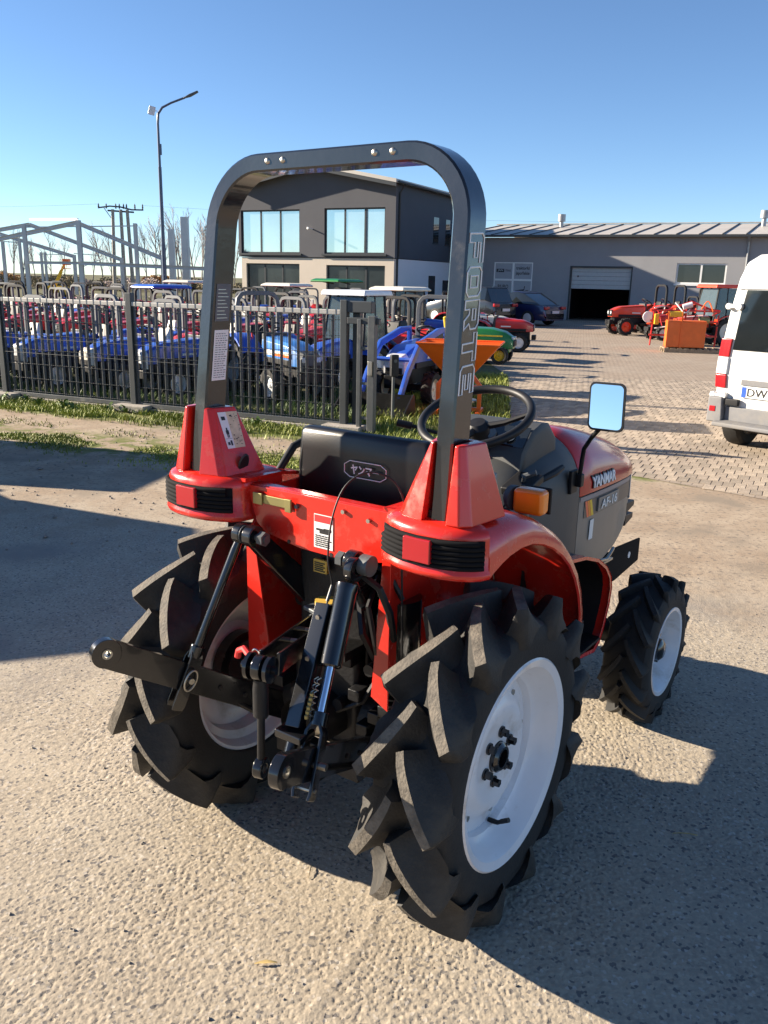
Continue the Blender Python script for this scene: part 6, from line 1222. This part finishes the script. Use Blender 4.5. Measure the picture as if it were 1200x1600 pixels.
b = B(); b.bb(-.021, .021, -.042, .042, 0, .0008); o = b.build('maker_label', 'white', sp_, smooth=0); o.matrix_local = side_frame(1.49, topz(1.49)-.155, .0022) @ Matrix.Shear('XY', 4, (0, 0)); b = B(); b.tube([(math.cos(a)*.014, math.sin(a)*.018, .0015) for a in [2*math.pi*i/16+.5 for i in range(14)]], .002, 5); b.tube([(-.006, -.006, .0015), (.006, .008, .0015)], .002, 5); o2 = b.build('label_mark', 'ink_black', sp_); o2.matrix_local = o.matrix_local
# hood lettering on its dark backing
def hood_pt(y, z, lift):
    # right side surface of the hood at height z
    r = [h_ for h_ in hs]; w = float(np.interp(y, [h_[0] for h_ in r], [h_[1] for h_ in r])); zb = float(np.interp(y, [h_[0] for h_ in r], [h_[2] for h_ in r])); zt = float(np.interp(y, [h_[0] for h_ in r], [h_[3] for h_ in r]))
    c = min(1, max(0, (z-zb)/(zt-zb)))**(1/.86); s_ = math.sqrt(max(0, 1-c*c)); return Vector((w*s_**.92+lift, y, z))
hm = text('YANMAR', .06, 'white_ink', 'maker_lettering', hood, None, bold=.0016, shear=.12, width=.27, height=.045, extrude=.003)
hb_ = text('YANMAR', .06, 'ink_black', 'lettering_backing', hood, None, bold=.0042, shear=.12, width=.282, height=.054, extrude=.002)
for o_, lf, dz in ((hm, .006, 0), (hb_, .003, .002)):
    me = o_.data; co_ = np.zeros(len(me.vertices)*3); me.vertices.foreach_get('co', co_); co_ = co_.reshape(-1, 3)
    for i in range(len(co_)):
        x, y_, z_ = co_[i]; yy = 1.585+x; zz_ = 0.982+dz+y_-(x)*.045; co_[i] = hood_pt(yy, zz_, lf+z_)
    me.vertices.foreach_set('co', co_.ravel())
# nose, headlamps, grille
for s in (-1, 1):
    b = B(); b.loft([[(s*.165, 2.05, .80), (s*.206, 2.03, .80), (s*.206, 2.02, .925), (s*.16, 2.06, .95)], [(s*.12, 2.165, .79), (s*.178, 2.12, .79), (s*.183, 2.10, .92), (s*.12, 2.15, .94)]]); b.build('headlight', 'lens_clear', T, bevel=.008)
b = B(); b.loft([[(-.155, 2.04, .66), (.155, 2.04, .66), (.15, 2.05, .91), (-.15, 2.05, .91)], [(-.12, 2.085, .68), (.12, 2.085, .68), (.11, 2.10, .905), (-.11, 2.10, .905)]]); b.build('grille', 'plastic_black', T, bevel=.006)
for z, l_ in ((.76, .05), (.70, .045)): b = B(); b.loft([[(.10, 2.0, z-.03), (.20, 2.02, z-.03), (.20, 2.02, z+.022), (.10, 2.0, z+.022)], [(.12, 2.12+l_, z-.02), (.185, 2.12+l_, z-.02), (.185, 2.12+l_, z+.006), (.12, 2.12+l_, z+.006)]]); b.build('air_guide', 'plastic_black', T, bevel=.004)
b = B(); b.prism([(1.78, .50), (1.80, .58), (1.95, .585), (2.27, .555), (2.27, .44), (1.95, .42), (1.8, .44)], 'X', .19, .20); b.bb(-.20, .19, 2.15, 2.27, .44, .45); b.prism([(1.78, .50), (1.80, .58), (1.95, .585), (2.27, .555), (2.27, .44), (1.95, .42), (1.8, .44)], 'X', -.21, -.20); fb = b.build('front_bracket', 'matte_black', T, bevel=.003)
b = B(); b.cyl((.1995, 2.12, .505), (.2025, 2.12, .505), .016, n=16); b.build('bracket_hole', 'white', fb)
b = B(); b.bb(-.14, .14, 1.4, 2.0, .38, .62); b.build('engine', 'iron_black', T, bevel=.02)
b = B(); b.tube([(.21, 1.62, .60), (.225, 1.75, .585), (.215, 1.85, .61)], .008, 6); b.tube([(.20, 1.7, .56), (.22, 1.78, .57), (.20, 1.88, .55)], .008, 6); b.cyl((.19, 1.72, .55), (.23, 1.72, .55), .02, n=10); b.build('engine_hose', 'zinc', T)
# --- footstep with red guard
for s in (-1, 1):
    loop = [(.63, .93), (.78, .905), (.90, .865), (.985, .815), (1.035, .765), (1.05, .72), (1.04, .66), (1.005, .58), (.975, .535), (.93, .515), (.74, .548), (.66, .55)]
    b = B(); rows = []
    for x in (.468, .502): rows.append([(s*x, y, z) for y, z in loop])
    b.sheet(rows); b.sheet([[(s*.500, y, z) for y, z in loop], [(s*.500, .84+(y-.84)*.93, .72+(z-.72)*.93) for y, z in loop]]); b.build('step_guard', 'hero_red', T, smooth=50)
    b = B(); b.sheet([[(s*x, y, z) for y, z in loop] for x in (.36, .468)]); b.build('step_liner', 'plastic_black', T, smooth=50)
    b = B(); b.bb(min(s*.36, s*.50), max(s*.36, s*.50), .66, .98, .545, .555); b.build('step_plate', 'iron_black', T); b = B(); b.prism([(.60, .55), (1.0, .55), (1.02, .72), (.92, .85), (.62, .90)], 'X', s*.352, s*.36); b.build('step_back', 'plastic_black', T)
    b = B(); b.bb(min(s*.24, s*.36), max(s*.24, s*.36), .55, 1.32, .52, .54); b.build('floor_mat', 'plastic_black', T); b = B(); b.bb(min(s*.40, s*.46), max(s*.40, s*.46), .80, .92, .60, .63); b.build('pedal', 'iron_black', T, bevel=.006)
# --- turn signal
for s in (1,):
    ts = empty('turn_signal', (s*.475, .385, 1.165)); ts.parent = T
    b = B(); b.box((0, .0, 0), (.092, .052, .072)); b.build('amber_lens', 'amber', ts, bevel=.013, seg=3)
    b = B(); b.box((s*.002, .028, 0), (.096, .008, .076)); b.build('lens_frame', 'plastic_black', ts, bevel=.006)
    b = B(); b.tube([(-s*.045, .0, 0), (-s*.06, .005, 0), (-s*.075, .01, -.004)], [.036, .036, .022], 20); b.build('rubber_boot', 'console_grey', ts); b = B(); b.tube([(-s*.03, .02, -.03), (-s*.035, .03, -.075)], .016, 10); b.box((-s*.035, .035, -.078), (.07, .06, .012)); b.build('lamp_foot', 'panel_grey', ts, bevel=.003)
    b = B(); b.tube([(-s*.07, .0, -.01), (-s*.085, -.01, -.04), (-s*.11, .0, -.065)], .003, 5); b.build('lamp_wire', 'plastic_black', ts)
# --- mirror
mc = Vector((.385, 1.15, 1.338)); mz = Vector((.05, -.991, .125)).normalized()
zd = mz; xd = Vector((0, 0, 1)).cross(zd).normalized(); yd = zd.cross(xd)
def rrect(w, h_, r, n=5): 
    out = []
    for cx, cy_, a0 in ((w-r, h_-r, 0), (-w+r, h_-r, 90), (-w+r, -h_+r, 180), (w-r, -h_+r, 270)):
        for k in range(n+1): a = R(a0+90*k/n); out.append((cx+r*math.cos(a), cy_+r*math.sin(a)))
    return out
def mring(w, h_, r, z): return [mc+xd*x+yd*y*1.0+zd*z+xd*(-.06*y) for x, y in rrect(w, h_, r)]
b = B(); b.loft([mring(.064, .083, .02, .006), mring(.066, .085, .022, .0), mring(.062, .081, .02, -.012), mring(.04, .055, .02, -.022)]); mi = b.build('mirror', 'plastic_black', T, smooth=40)
b = B(); g_ = mring(.058, .077, .017, .0068); b.add(g_, [tuple(range(len(g_)))]); b.build('mirror_glass', 'mirror', mi, recalc=False, smooth=0)
b = B(); b.tube([(.242, 1.265, 1.04), (.262, 1.262, 1.05), (.268, 1.258, 1.12), (.275, 1.25, 1.16), (.31, 1.225, 1.21), (.36, 1.175, 1.26), (.375, 1.165, 1.30), mc-zd*.02], .0085, 10); b.build('mirror_arm', 'plastic_black', mi); b = B(); b.bb(.236, .252, 1.215, 1.275, .985, 1.075); b.bb(.25, .275, 1.25, 1.28, 1.01, 1.06); b.build('mirror_bracket', 'plastic_black', mi, bevel=.004)
bpy.context.view_layer.update()
